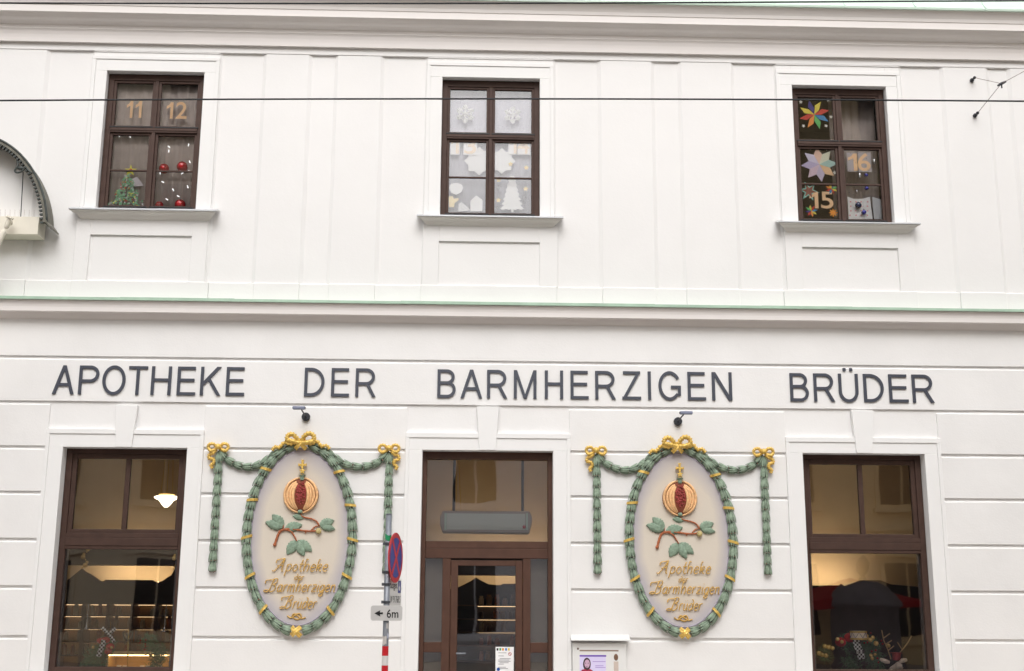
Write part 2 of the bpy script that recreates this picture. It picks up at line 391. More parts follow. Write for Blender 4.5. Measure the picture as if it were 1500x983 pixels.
# surrounds, sills and aprons of the upper windows
for (a, b), o_, si in zip(slabs, (upL, upM, upR), (((100.5,304.5),(317,309.5),(113,321),(305.5,323),(132.5,344.5),(281,345.5)),
        ((610.5,315.5),(825.5,318.5),(620,329.5),(816.5,333),(643,353.5),(790.5,355.5)), ((1140.5,324),(1349,328.5),(1149,338),(1337,343),(1174.5,361.5),(1315,364.5)))):
    mb = MB(); w = .05
    zt_ = o_[3]+.21; a2 = a-.008; b2 = b-.0
    zb_ = o_[2]-.03
    mb.box(a2+w, o_[0], -.0, .09, zb_, o_[3]); mb.box(o_[1], b2-w, -.0, .09, zb_, o_[3]); mb.box(a2+w, b2-w, 0, .09, o_[3], zt_-.05)
    mb.box(a2, a2+w, -.012, .03, zb_, zt_-.05); mb.box(b2-w, b2, -.012, .03, zb_, zt_-.05); mb.box(a2, b2, -.012, .03, zt_-.05, zt_)
    s_ = mb.obj('window_surround', mat('plaster_surround', (.83, .822, .815, 1), .88, bump=.2, bscale=40, spec=.2, var=.01), B, bev=.003, seg=1)
    Ys = -.16
    ztop = avg(Z(*si[0], Ys), Z(*si[1], Ys)); xl, xr = X(*si[0], Ys), X(*si[1], Ys)
    zbot = avg(Z(*si[2], -.03), Z(*si[3], -.03))
    h = ztop-zbot
    pr = [(.05, o_[2]-.004), (.05, zbot), (-.02, zbot), (-.03, zbot+h*.12), (-.045, zbot+h*.16), (-.055, zbot+h*.35), (-.075, zbot+h*.55), (-.11, zbot+h*.7), (-.12, zbot+h*.72), (-.122, zbot+h*.8),
          (-.145, zbot+h*.83), (-.15, ztop), (-.14, ztop+.01)]
    xm0, xm1 = xl+.15, xr-.15
    sl = MB(); n = len(pr); vs = []
    for y, zz in pr: vs.append((xm0-max(0, min(.15, (-y))), y, zz))
    for y, zz in pr: vs.append((xm1+max(0, min(.15, (-y))), y, zz))
    sl.add(vs, [(i, (i+1) % n, (i+1) % n+n, i+n) for i in range(n)]+[tuple(range(n-1, -1, -1)), tuple(range(n, 2*n))])
    so = sl.obj('window_sill', mould, B)
    MB().profile([(.02, o_[2]+.002), (-.155, ztop+.016), (-.165, ztop+.008), (-.165, ztop-.006), (-.158, ztop-.006), (-.15, ztop+.005), (.0, o_[2]-.006)], xl, xr).obj('sill_flashing', mat('sill_metal', S(196, 198, 202), .4, metal=.3), so)
    xa, xb = X(*si[2]), X(*si[3])
    px0, px1, pz = X(*si[4]), X(*si[5]), avg(Z(*si[4]), Z(*si[5]))
    mb = MB(); ya = -.012
    mb.box(xa, px0, ya, .03, zP, zbot+.02); mb.box(px1, xb, ya, .03, zP, zbot+.02); mb.box(px0, px1, ya, .03, pz, zbot+.02)
    mb.obj('apron_panel', trim if False else plaster_up, B, bev=.003, seg=1)

# ------------------------------------------------------------------ upper windows
def upper_window(o_, i):
    x0, x1, z0, z1 = o_; W = x1-x0; H = z1-z0; yf = .11
    fr = MB(); d0, d1 = yf, yf+.07; fw = W*.055
    ztr = z0+H*.585          # transom centre
    cx = (x0+x1)/2
    fr.box(x0, x0+fw, d0, d1, z0, z1); fr.box(x1-fw, x1, d0, d1, z0, z1)
    fr.box(x0+fw, x1-fw, d0, d1, z1-H*.045, z1); fr.box(x0+fw, x1-fw, d0, d1, z0, z0+.035)
    fr.box(x0+fw, x1-fw, d0-.012, d1, ztr-.035, ztr+.03); fr.box(x0+fw, x1-fw, d0-.02, d0-.001, ztr-.012, ztr+.012)
    fr.box(cx-.022, cx+.022, d0, d1, ztr+.03, z1-H*.045); fr.box(cx-.024, cx+.024, d0-.01, d1, z0+.035, ztr-.035)
    f = fr.obj('window', brown, B, bev=.004, seg=2)
    sw = .035; ys0, ys1 = yf+.015, yf+.06
    def sash(a, b, c, d, bar):
        s_ = MB()
        s_.box(a, a+sw, ys0, ys1, c, d); s_.box(b-sw, b, ys0, ys1, c, d); s_.box(a+sw, b-sw, ys0, ys1, d-sw*.9, d); s_.box(a+sw, b-sw, ys0, ys1, c, c+sw*1.1)
        if bar: s_.box(a+sw, b-sw, ys0+.006, ys1-.01, (c+d)/2-.011, (c+d)/2+.011)
        s_.obj('sash', brown, f, bev=.004, seg=2)
        w_ = MB(); w_.box(a-.01, b+.01, ys0-.03, ys0+.001, c+.004, c+.018); w_.obj('weather_bar', gasket, f)
        g = MB()
        if bar:
            g.box(a+sw-.002, b-sw+.002, ys0+.022, ys0+.026, c+sw, (c+d)/2-.012); g.box(a+sw-.002, b-sw+.002, ys0+.022, ys0+.026, (c+d)/2+.012, d-sw*.9)
        else: g.box(a+sw-.002, b-sw+.002, ys0+.022, ys0+.026, c+sw, d-sw*.9)
        g.obj('glass_pane', glass_up, f)
    sash(x0+fw, cx-.022, ztr+.03, z1-H*.045, False); sash(cx+.022, x1-fw, ztr+.03, z1-H*.045, False)
    sash(x0+fw, cx-.024, z0+.035, ztr-.035, True); sash(cx+.024, x1-fw, z0+.035, ztr-.035, True)
    # room behind
    rm = MB(); D = 2.6; e = .5
    rm.box(x0-e, x1+e, D, D+.1, z0-.6, z1+.5); rm.box(x0-e-.1, x0-e, .45, D, z0-.6, z1+.5); rm.box(x1+e, x1+e+.1, .45, D, z0-.6, z1+.5)
    rm.box(x0-e, x1+e, .45, D, z1+.4, z1+.5); rm.box(x0-e, x1+e, .45, D, z0-.6, z0-.5)
    rm.obj('room_wall', greyroom, B)
for i, o_ in enumerate((upL, upM, upR)): upper_window(o_, i)

# folded curtains behind the upper windows; the middle one added for sky brightness
def curtain_obj(x0, x1, z0, z1, y, m, label, amp=.009, n=60, grp=None):
    mb = MB(); vs = []; q = R.uniform(0, 9)
    for k in range(n+1):
        t = k/n; xx_ = x0+(x1-x0)*t
        yy = y+amp*math.sin(t*(x1-x0)*55+q)+amp*.6*math.sin(t*(x1-x0)*23+q*2)
        vs += [(xx_, yy, z0), (xx_+.006*math.sin(k), yy, z1)]
    mb.add(vs, [(2*k, 2*k+2, 2*k+3, 2*k+1) for k in range(n)])
    o = mb.obj('curtain', m, None, smooth=True)
    s_ = o.modifiers.new('thick', 'SOLIDIFY'); s_.thickness = .003
    return tag(o, label, 'curtain', grp)
curtain_obj(upL[0]+.02, upL[1]-.12, upL[2]+.02, upL[3]+.1, .25, curtain, 'grey sheer curtain behind the upper window numbered 11 and 12')
curtain_obj(upM[0]-.1, upM[1]+.1, upM[2]-.1, upM[3]+.1, .24, sky_curtain, 'white curtain added in place of sky reflection behind the upper window with paper snowflakes', .006)
curtain_obj(upR[0]+.62, upR[1]-.02, upR[2]+.2, upR[3]+.1, .45, curtain, 'brownish sheer curtain in the right half of the window numbered 15 and 16')

# ------------------------------------------------------------------ shop windows and door
def shop_window(o_, name, ytr0, ytr1, pxc):
    x0, x1, z0, z1 = o_; y0 = .14
    fr = MB(); fw = .075
    za, zb = Z(pxc, ytr0, y0), Z(pxc, ytr1, y0)       # transom top / bottom
    fr.box(x0, x0+fw, y0, y0+.1, z0, z1); fr.box(x1-fw, x1, y0, y0+.1, z0, z1)
    fr.box(x0+fw, x1-fw, y0, y0+.1, z1-.06, z1); fr.box(x0+fw, x1-fw, y0, y0+.1, z0, z0+.1)
    fr.box(x0+fw, x1-fw, y0-.012, y0+.1, zb+.04, za-.06); fr.box(x0+fw, x1-fw, y0-.004, y0+.1, zb, zb+.04); fr.box(x0+fw, x1-fw, y0-.004, y0+.1, za-.06, za)
    f = fr.obj('shop_window', brown, B, bev=.005, seg=2)
    cx = (x0+x1)/2+.0
    s_ = MB(); sw = .055; zt2 = z1-.06
    s_.box(x0+fw, x0+fw+sw, y0+.02, y0+.09, za, zt2); s_.box(x1-fw-sw, x1-fw, y0+.02, y0+.09, za, zt2)
    s_.box(x0+fw+sw, x1-fw-sw, y0+.02, y0+.09, zt2-.06, zt2); s_.box(x0+fw+sw, x1-fw-sw, y0+.02, y0+.09, za, za+.045)
    s_.box(cx-.03, cx+.03, y0+.03, y0+.09, za+.045, zt2-.06)
    s_.obj('fanlight_sash', brown, f, bev=.005, seg=2)
    MB().box(x0+fw+sw, cx-.03, y0+.05, y0+.054, za+.045, zt2-.06).obj('glass_pane', glass, f)
    MB().box(cx+.03, x1-fw-sw, y0+.05, y0+.054, za+.045, zt2-.06).obj('glass_pane', glass, f)
    MB().box(x0+fw, x1-fw, y0+.05, y0+.054, z0+.1, zb).obj('glass_pane', glass, f)
    for q0, q1 in ((x0+fw, x0+fw+.03), (x1-fw-.03, x1-fw)): MB().box(q0, q1, y0+.058, y0+.09, z0+.1, zb).obj('glazing_bead', mat('grey_bead', S(110, 104, 104), .5), f)
    MB().box(x0-.14, x1+.14, -.12, .14, z0-.06, z0-.001).obj('window_ledge', trim, B, bev=.006)
shop_window(opL, 'l', 780.5, 804.5, 175)
shop_window(opR, 'r', 787.5, 810.5, 1262)
x0, x1, z0, z1 = opD; y0 = .17
def dz(cy): return Z(714, 590+cy/2.5, y0)
def dx(cx, cy=700): return X(590+cx/2.5, 590+cy/2.5, y0)
xa, xb, xc, xd = dx(144), dx(174), dx(440), dx(468)
zA, zB2, zC, zD = dz(507), dz(570), dz(877), dz(915)
fr = MB(); fw = .055
fr.box(x0, x0+fw, y0-.03, y0+.1, 0, z1); fr.box(x1-fw, x1, y0-.03, y0+.1, 0, z1); fr.box(x0+fw, x1-fw, y0-.03, y0+.1, z1-.09, z1)
fr.box(x0+fw, x1-fw, y0, y0+.1, zB2+.12, zA); fr.box(x0+fw, x1-fw, y0-.008, y0+.1, zB2, zB2+.118)
fr.box(xa, xb, y0, y0+.1, 0, zB2); fr.box(xc, xd, y0, y0+.1, 0, zB2)
fr.box(x0+fw, xa, y0, y0+.1, zD, zC); fr.box(xd, x1-fw, y0, y0+.1, zD, zC)
fr.box(x0+fw, xa, y0, y0+.1, 0, .45); fr.box(xd, x1-fw, y0, y0+.1, 0, .45)
df = fr.obj('door_frame', brown_door, B, bev=.004)
MB().box(x0+fw, x1-fw, y0+.05, y0+.054, zA, z1-.09).obj('glass_pane', glass, df)
for a, b, c, d in ((x0+fw, xa, zC, zB2), (xd, x1-fw, zC, zB2), (x0+fw, xa, .45, zD), (xd, x1-fw, .45, zD)):
    MB().box(a, b, y0+.05, y0+.054, c, d).obj('glass_pane', glass, df)
lf = MB(); ly = y0+.012; lw = dx(203)-dx(176)
zl = dz(577)
lf.box(xb+.004, xb+lw, ly, ly+.07, .02, zl); lf.box(xc-lw, xc-.004, ly, ly+.07, .02, zl); lf.box(xb+lw, xc-lw, ly, ly+.07, dz(597), zl); lf.box(xb+lw, xc-lw, ly, ly+.07, .02, .3)
dl = lf.obj('door_leaf', brown_door, B, bev=.004)
MB().box(xb+lw, xc-lw, ly+.03, ly+.034, .3, dz(597)).obj('glass_pane', glass, dl)
MB().tube([(xb+.09, ly-.001, 1.02), (xb+.09, ly-.05, 1.02), (xb+.2, ly-.05, 1.02)], .011).obj('handle', steel, dl, smooth=True)
MB().box(x0, x1, -.05, .3, -.1, .018).obj('door_step', mat('step_stone', S(150, 146, 140), .8, bump=.3), B)

# ------------------------------------------------------------------ shop interior
mb = MB()
mb.box(XL+.3, XR-.3, 5.0, 5.1, 0, 4.1); mb.box(XL+.3, XR-.3, .45, 5.0, 4.1, 4.2)
mb.obj('interior_wall', cream, B)
for xw in (-2.6, 3.05): MB().box(xw-.08, xw+.08, .46, 5.0, 0, 4.1).obj('interior_partition', cream, B)
MB().box(XL+.3, XR-.3, .45, 5.0, -.05, .0).obj('shop_floor', floorm, B)
# beam that hides the upper part of the cove-lit wall
for xa_, xb_, yy in ((-5.9, -2.7, 828), (3.2, 7.2, 812)):
    zz = Z(190 if xa_ < 0 else 1262, yy, 2.2)
    if xa_ < 0: MB().box(xa_, xb_, 2.2, 2.5, zz, zz+.33).obj('interior_beam', woodd, B, bev=.01)
# cabinet with a curved pediment behind the left window
Yc = 4.3
CB = thing('pharmacy_cabinet', (X(190,900,Yc), Yc, 0), 'dark wooden pharmacy wall cabinet with curved crown behind the left shop window', 'cabinet')
cp = [(100,850),(121,833),(127,838),(134.5,841.5),(141,846),(147.5,851),(153,851.5),(156,849),(224.7,850),(227,852),(233,853),(239,851),(246,846),(252,842.5),(258,832),(275,834)]
crown = [(X(a,b,Yc), Z(a,b,Yc)) for a, b in cp]
crown = [(crown[0][0], Z(190,884,Yc))]+crown+[(crown[-1][0], Z(190,884,Yc))]
MB().prism(crown, Yc-.04, Yc+.02).obj('crown', woodd, CB)
xa_, xb_ = crown[0][0], crown[-1][0]
MB().box(xa_, xb_, Yc+.02, Yc+.06, .1, Z(190,884,Yc)).obj('back_panel', mat('cabinet_back', S(120, 92, 55), .7, var=.2), CB)
mb = MB()
for k in range(6):
    q = xa_+(xb_-xa_)*k/5; mb.box(q-.025, q+.025, Yc-.3, Yc+.02, .1, Z(190,884,Yc))
mb.obj('upright', wood, CB)
zsh = [Z(190, yy, Yc-.3) for yy in (884, 901.5, 920.5, 940, 960, 983)]
shglow = mat('shelf_light', (1, .7, .4, 1), .5, emit=(1, .66, .34, 1), es=1.6)
for zz in zsh:
    sh_ = MB().box(xa_, xb_, Yc-.31, Yc+.02, zz-.02, zz).obj('shelf', wood, CB)
    MB().box(xa_, xb_, Yc-.06, Yc-.03, zz-.028, zz-.021).obj('shelf_light', shglow, sh_)
tin = [flat('amber_jar', 150, 110, 60, .4), flat('cream_tin', 205, 188, 150, .5), flat('dark_jar', 90, 62, 40, .4), flat('orange_tin', 176, 96, 48, .5)]
gj = 'jars on the shelves of the left cabinet'
for si_, zz in enumerate(zsh[1:5]):
    q = xa_+.1
    while q < xb_-.1:
        h = R.choice((.13, .15, .1, .17)); m_ = R.choice(tin); r = R.uniform(.028, .04)
        jr = MB().lathe((q, Yc-.2, zz+.001), [(0, 0), (r, 0), (r, h*.75), (r*.7, h*.82), (r*.75, h*.84), (r*.75, h), (0, h)], 12).obj('jar', m_, None, smooth=False)
        tag(jr, 'small pharmacy jar on a wooden shelf behind the left shop window', 'jar', gj)
        q += R.choice((.1, .12, .2, .3))
# light strip on top of the cabinet
mb = MB().box(crown[7][0]-.2, crown[9][0]+.2, Yc+.25, Yc+.30, Z(190,853,Yc)-.02, Z(190,853,Yc)+.01)
ls = mb.obj('light_strip', warmglow, CB)
# lit display niche low in the left window
Yn = 1.3
zn1 = Z(200, 959, Yn)
DN = thing('display_niche', (X(205,960,Yn), Yn, 0), 'glowing cream display niche low in the left shop window', 'display case')
xn0, xn1 = X(158.6,970,Yn), X(266,970,Yn)
mb = MB(); mb.box(xn0, xn1, Yn+.35, Yn+.38, .3, zn1); mb.box(xn0-.03, xn0, Yn, Yn+.38, .3, zn1+.03); mb.box(xn1, xn1+.03, Yn, Yn+.38, .3, zn1+.03); mb.box(xn0, xn1, Yn, Yn+.38, zn1, zn1+.03); mb.box(xn0, xn1, Yn, Yn+.38, .27, .3)
mb.obj('case', cream2, DN)
MB().box(xn0, xn1, Yn+.0, Yn+.03, zn1-.016, zn1-.002).obj('light_strip', mat('niche_light', (1, .8, .4, 1), .5, emit=(1, .68, .28, 1), es=5), DN)
mb = MB().box(xn0, xn1, Yn+.02, Yn+.35, Z(200,990,Yn)-.02, Z(200,990,Yn)); mb.obj('shelf', cream2, DN)
for k in range(11):
    q = xn0+.07+k*.075
    if q > xn1-.05: break
    h = R.choice((.09, .12, .12, .14))
    bt = MB().box(q, q+.05, Yn+.14, Yn+.19, Z(200,990,Yn)+.001, Z(200,990,Yn)+h).obj('packet', R.choice((paper, tin[1], paper)), None, bev=.004)
    tag(bt, 'pale medicine packet standing in the glowing niche', 'packet', 'packets in the glowing display niche')
# right room: cabinet top with cove light
Yc2 = 4.3
CR = thing('tall_cabinet', (X(1210,900,Yc2), Yc2, 0), 'dark tall cabinet with cove light behind the right shop window', 'cabinet')
pr = [(1120,858),(1231,857.5),(1233,855.5),(1237,858.5),(1248,855),(1262,850),(1290,850),(1305,856),(1350,860),(1420,860)]
pl = [(X(a,b,Yc2), Z(a,b,Yc2)) for a, b in pr]
MB().prism([(pl[0][0], .1)]+pl+[(pl[-1][0], .1)], Yc2, Yc2+.1).obj('body', woodd, CR)
MB().box(pl[0][0], pl[5][0], Yc2+.25, Yc2+.30, pl[1][1]-.03, pl[1][1]-.0).obj('light_strip', warmglow, CR)
Yc3 = 4.0
CD = thing('shelf_cabinet', (X(714,900,Yc3), Yc3, 0), 'dark arched shelf cabinet with jars seen through the glass door', 'cabinet')
pr = [(612,872),(640,866),(668,862),(690,851),(697,846),(704,850),(716,856),(728,857),(733,857.5),(737,855),(760,855),(800,856),(830,857)]
pl = [(X(a,b,Yc3), Z(a,b,Yc3)) for a, b in pr]
MB().prism([(pl[0][0], .1)]+pl+[(pl[-1][0], .1)], Yc3, Yc3+.1).obj('body', woodd, CD)
for yy in (886, 906, 925, 945, 968):
    zz = Z(714, yy, Yc3-.3); sh_ = MB().box(pl[0][0]+.1, pl[-1][0], Yc3-.3, Yc3, zz-.02, zz).obj('shelf', wood, CD); MB().box(X(700,yy,Yc3-.3), pl[-1][0], Yc3-.06, Yc3-.03, zz-.028, zz-.021).obj('shelf_light', shglow, sh_)
    q = X(705, yy, Yc3-.2)
    while q < pl[-1][0]-.2:
        h = R.choice((.1, .13, .15)); r = R.uniform(.03, .045)
        tag(MB().lathe((q, Yc3-.2, zz+.001), [(0, 0), (r, 0), (r, h*.75), (r*.7, h*.82), (r*.75, h), (0, h)], 12).obj('jar', R.choice(tin), None), 'small jar on the arched cabinet seen through the glass door', 'jar', 'jars on the cabinet behind the door')
        q += R.choice((.1, .12, .22))
MB().box(X(690,850,Yc3), pl[-1][0], Yc3+.2, Yc3+.25, Z(714,860,Yc3)-.06, Z(714,860,Yc3)-.03).obj('light_strip', warmglow, CD)
for xa_, xb_ in ((X(690,840,2.0), X(706,840,2.0)), ):
    pass
zz = Z(714, 842.5, 1.6); MB().box(-2.5, 2.97, 1.6, 1.9, zz, Z(714, 806, 1.6)).obj('interior_beam', woodd, B, bev=.01)
# pendant lamps
def pendant(px, py, Y, s, label, drop=.9):
    c = at(px, py, Y)
    T = thing('pendant_lamp', c, label, 'lamp')
    MB().lathe(c, [(0, -.165*s), (.03*s, -.16*s), (.07*s, -.12*s), (.12*s, -.05*s), (.2*s, -.01*s), (.205*s, .01*s), (.17*s, .025*s), (0, .03*s)], 28).obj('lamp_shade', lampglow, T, smooth=True)
    MB().lathe(c, [(0, .05*s), (.13*s, .045*s), (.135*s, .06*s), (0, .065*s)], 24).obj('canopy_ring', goldb, T, smooth=True)
    mb = MB()
    for a in (-.1, 0, .1): mb.tube([c+Vector((a*s, 0, .05*s)), c+Vector((a*s*.4, 0, drop))], .004, 5)
    mb.obj('suspension_rod', goldb, T)
    return T
pendant(244, 729, 1.6, .8, 'glowing opal glass pendant lamp in the fanlight of the left shop window')
pendant(668, 757, 4.4, .8, 'glowing pendant lamp partly hidden behind the air curtain over the door')
# air curtain over the door
Ya = .75
AC = thing('air_curtain', at(711, 770, Ya), 'long grey air curtain unit hanging behind the door fanlight', 'air curtain')
def ac(cx, cy, Y=Ya): return (X(610+cx/6.341, 655+cy/6.341, Y), Z(610+cx/6.341, 655+cy/6.341, Y))
pts = [ac(245,590), ac(1050,595), ac(1070,640), ac(1075,700), ac(1050,800), ac(240,790), ac(218,720), ac(220,640)]
MB().prism(pts, Ya, Ya+.3).obj('housing', mat('unit_grey', S(150, 140, 134), .5), AC, bev=.015, seg=3)
a_, b_ = ac(285,615), ac(1010,770)
MB().box(a_[0], b_[0], Ya-.008, Ya+.01, b_[1], a_[1]).obj('front_grille', mat('grille_grey', S(184, 190, 184), .5, bump=.5, bscale=120), AC)
for q in (262, 1018):
    a_, b_ = ac(q,615), ac(q+17,770); MB().box(a_[0], b_[0], Ya-.014, Ya+.01, b_[1], a_[1]).obj('end_strip', mat('pale_strip', S(170, 190, 178), .4), AC)
c = ac(1000,742); MB().ball((c[0], Ya-.016, c[1]), .022, sy=.3).obj('badge', red, AC, smooth=True)
for q in (345, 990):
    a_ = ac(q,585); MB().tube([(a_[0], Ya+.15, a_[1]), (a_[0], Ya+.15, a_[1]+.75)], .018).obj('hanging_rod', darkm, AC)
for a_, b_, lb in ((x0+fw-.02, xa+.02, 'left'), (xd-.02, x1-fw+.02, 'right')):
    tag(MB().box(a_, b_, .36, .364, .3, zB2+.02).obj('pane_backing', mat('backing_grey', S(150, 140, 128), .9, var=.06, bump=.2), None), 'plain grey blind behind the narrow side pane %s of the glass door' % lb, 'backing')  # plain grey sheet filling the view behind each side pane
# notice on the door leaf
def sheet(px0, py0, px1, py1, Y, th=.002):
    a_, b_ = at(px0, py0, Y), at(px1, py1, Y); return a_.x, b_.x, Y-th, Y, b_.z, a_.z
NT = thing('notice_sheet', at(739, 965, ly+.02), 'white printed notice sheet with colour logos taped inside the glass door', 'notice')
yn = ly+.028
MB().box(*sheet(726, 947.5, 752.5, 988, yn)).obj('paper', paper, NT)
ink = flat('grey_ink', 120, 120, 128)
for k, (cc, q) in enumerate(zip(((40,40,40),(70,160,90),(230,150,40),(60,120,200),(230,200,60)), (727.5,731.5,735.5,740,744))):
    MB().box(*sheet(q, 949.5, q+2.6, 953, yn-.003, .001)).obj('logo', flat('logo_%d' % k, *cc), NT)
mb = MB()
for yy, a_, b_ in ((956,730,742),(960.5,730,738),(964.5,732,748),(966.5,730,746),(968.5,730,748),(970.5,732,745),(972.5,730,738),(977,730,741),(979,732,744)): mb.box(*sheet(a_, yy, b_, yy+.7, yn-.003, .001))
mb.obj('printed_lines', ink, NT)
c = at(747, 958, yn-.003)
mb = MB(); mb.tube([(c.x+.018*math.cos(q*PI/8), c.y, c.z+.018*math.sin(q*PI/8)) for q in range(17)], .003, 5); mb.tube([(c.x-.012, c.y, c.z+.012), (c.x+.012, c.y, c.z-.012)], .0025, 5); mb.obj('prohibition_mark', red, NT)
c = at(730, 980.5, yn-.003); MB().ball(c, .02, sy=.1).obj('blue_mark', flat('mark_blue', 30, 80, 160), NT)

# ------------------------------------------------------------------ facade lettering
SW = .0385
def letter(ch, x0, x1, z0, z1, parent):
    mb = MB(); h = SW/2; W = x1-x0; H = z1-z0; cnt = [0]
    def yy(): cnt[0] += 1; return -.019-.0004*cnt[0]
    def px_(u): return x0+h+(W-SW)*u
    def pz(v): return z0+h+(H-SW)*v
    def quad(p): y = yy(); mb.prism(p, y, -.002-.0003*cnt[0])
    def stem(u, a_=None, b_=None): x = px_(u); quad([(x-h, z0 if a_ is None else pz(a_)), (x+h, z0 if a_ is None else pz(a_)), (x+h, z1 if b_ is None else pz(b_)), (x-h, z1 if b_ is None else pz(b_))])
    def bar(v, a_, b_): z_ = pz(v); quad([(a_, z_-h*.96), (b_, z_-h*.96), (b_, z_+h*.96), (a_, z_+h*.96)])
    def diag(xa, za, xb, zb_, k=1.0):
        d = math.hypot(xb-xa, zb_-za); w_ = h*k*d/abs(zb_-za); quad([(xa-w_, za), (xa+w_, za), (xb+w_, zb_), (xb-w_, zb_)])
    def band(pts):
        y = yy(); n = len(pts); l_, r_ = [], []
        for i, p in enumerate(pts):
            a_ = pts[max(i-1, 0)]; b_ = pts[min(i+1, n-1)]; t = Vector((b_[0]-a_[0], b_[1]-a_[1])).normalized(); nx, nz = -t.y*h, t.x*h
            l_.append((p[0]+nx, p[1]+nz)); r_.append((p[0]-nx, p[1]-nz))
        yb = -.004-.0003*cnt[0]
        vs = [(a_, y, b_) for a_, b_ in l_]+[(a_, y, b_) for a_, b_ in r_]+[(a_, yb, b_) for a_, b_ in l_]+[(a_, yb, b_) for a_, b_ in r_]
        fs = []
        for i in range(n-1): fs += [(i, i+1, n+i+1, n+i), (2*n+i, 3*n+i, 3*n+i+1, 2*n+i+1), (i, 2*n+i, 2*n+i+1, i+1), (n+i, n+i+1, 3*n+i+1, 3*n+i)]
        fs += [(0, n, 3*n, 2*n), (n-1, 3*n-1, 4*n-1, 2*n-1)]
        mb.add(vs, fs)
    def arc_(cx, cz_, rx, rz, a0, a1, n=22): return [(cx+rx*math.cos(math.radians(a0+(a1-a0)*i/n)), cz_+rz*math.sin(math.radians(a0+(a1-a0)*i/n))) for i in range(n+1)]
    def bowl(zb_, zt_, xs, xr):          # D-shaped stroke from the stem
        r = (zt_-zb_)/2; cx = max(xs, xr-r*1.02); band([(xs, zb_), (cx-.001, zb_)]+arc_(cx, (zb_+zt_)/2, xr-cx, r, -90, 90, 26)+[(cx-.001, zt_), (xs, zt_)])
    L0, R0 = px_(0), px_(1); m_ = (x0+x1)/2
    if ch == 'A': diag(x0+h*1.1, z0, m_, z1, 1.0); diag(x1-h*1.1, z0, m_, z1, 1.0); bar(.31, x0+W*.19, x1-W*.19)
    elif ch == 'P': stem(0); bowl(pz(.46), pz(1), L0, R0)
    elif ch == 'O': band(arc_(m_, (z0+z1)/2, W/2-h, H/2-h*.7, 0, 360, 48))
    elif ch == 'T': bar(1, x0, x1); stem(.5)
    elif ch == 'H': stem(0); stem(1); bar(.53, L0, R0)
    elif ch == 'E': stem(0); bar(1, L0, x1-W*.04); bar(.53, L0, x1-W*.08); bar(0, L0, x1)
    elif ch == 'K': stem(0); diag(L0+h*.4, pz(.36), x1-h*1.45, z1, 1.0); diag(x1-h*1.2, z0, x0+W*.40, pz(.60), 1.0)
    elif ch == 'D': stem(0); r = (pz(1)-pz(0))/2; cx = L0+(R0-L0)*.30; band([(L0, pz(0)), (cx, pz(0))]+arc_(cx, (z0+z1)/2, R0-cx, r, -86, 86, 30)+[(cx, pz(1)), (L0, pz(1))])
    elif ch == 'R': stem(0); bowl(pz(.46), pz(1), L0, px_(.93)); diag(x1-h*1.2, z0, x0+W*.56, pz(.47), 1.0)
    elif ch == 'B': stem(0); bowl(pz(.53), pz(1), L0, px_(.92)); bowl(pz(0), pz(.53), L0, R0)
    elif ch == 'M': stem(0); stem(1); diag(m_, z0, x0+h*1.1, z1, .92); diag(m_, z0, x1-h*1.1, z1, .92)
    elif ch == 'Z': bar(1, x0+W*.05, x1-W*.03); bar(0, x0, x1); diag(x0+h*1.5, z0+SW*.6, x1-h*1.7, z1-SW*.6, 1.0)
    elif ch == 'I': stem(.5)
    elif ch == 'N': stem(0); stem(1); diag(x1-h*1.2, z0, x0+h*1.2, z1, 1.0)
    elif ch == 'G': band(arc_(m_, (z0+z1)/2, W/2-h, H/2-h*.7, 32, 320, 40)+[(R0, pz(.13)), (R0, pz(.45))]); bar(.45, m_+W*.06, R0+h)
    elif ch == 'Ü':
        band([(L0, z1), (L0, pz(.36))]+arc_(m_, pz(.36), W/2-h, pz(.36)-pz(-.02), 180, 360, 26)+[(R0, z1)])
        for u_ in (.30, .70): quad([(px_(u_)-h, z1+.035), (px_(u_)+h, z1+.035), (px_(u_)+h, z1+.035+SW), (px_(u_)-h, z1+.035+SW)])
    return mb.obj('letter', slate, parent)
LS = thing('facade_lettering', (0, 0, zG[1]), 'dark slate raised capital letters reading APOTHEKE DER BARMHERZIGEN BRÜDER across the facade', 'lettering')
words = [('APOTHEKE', [(78.1,109.9),(116,145.3),(150.4,184.3),(188.3,216),(221.9,251.2),(260,287.2),(294,324),(331.7,358.7)], (536.8,578.2), (538.6,580.2)),
 ('DER', [(446.2,475.6),(485.5,512),(521,551)], (539,580.7), (540,581.5)),
 ('BARMHERZIGEN', [(640.8,667.7),(674.7,706.5),(713.5,743.3),(752.6,785.8),(798,824.8),(835.6,862),(871.8,901.8),(911.3,938.5),(948.3,953.9),(964.3,997),(1007,1033.4),(1042.6,1071.8)], (541,583.2), (544.8,586.2)),
 ('BRÜDER', [(1156.8,1184),(1191.5,1222),(1228,1256.8),(1264.5,1293.9),(1301.6,1329.3),(1335.7,1367.2)], (546.4,587.7), (549.0,590.0))]
zl0 = avg(*[Z(xx_, yy) for w_ in words for xx_, yy in ((w_[1][0][0], w_[2][1]), (w_[1][-1][1], w_[3][1]))])
zl1 = avg(*[Z(xx_, yy) for w_ in words for xx_, yy in ((w_[1][0][0], w_[2][0]), (w_[1][-1][1], w_[3][0]))])
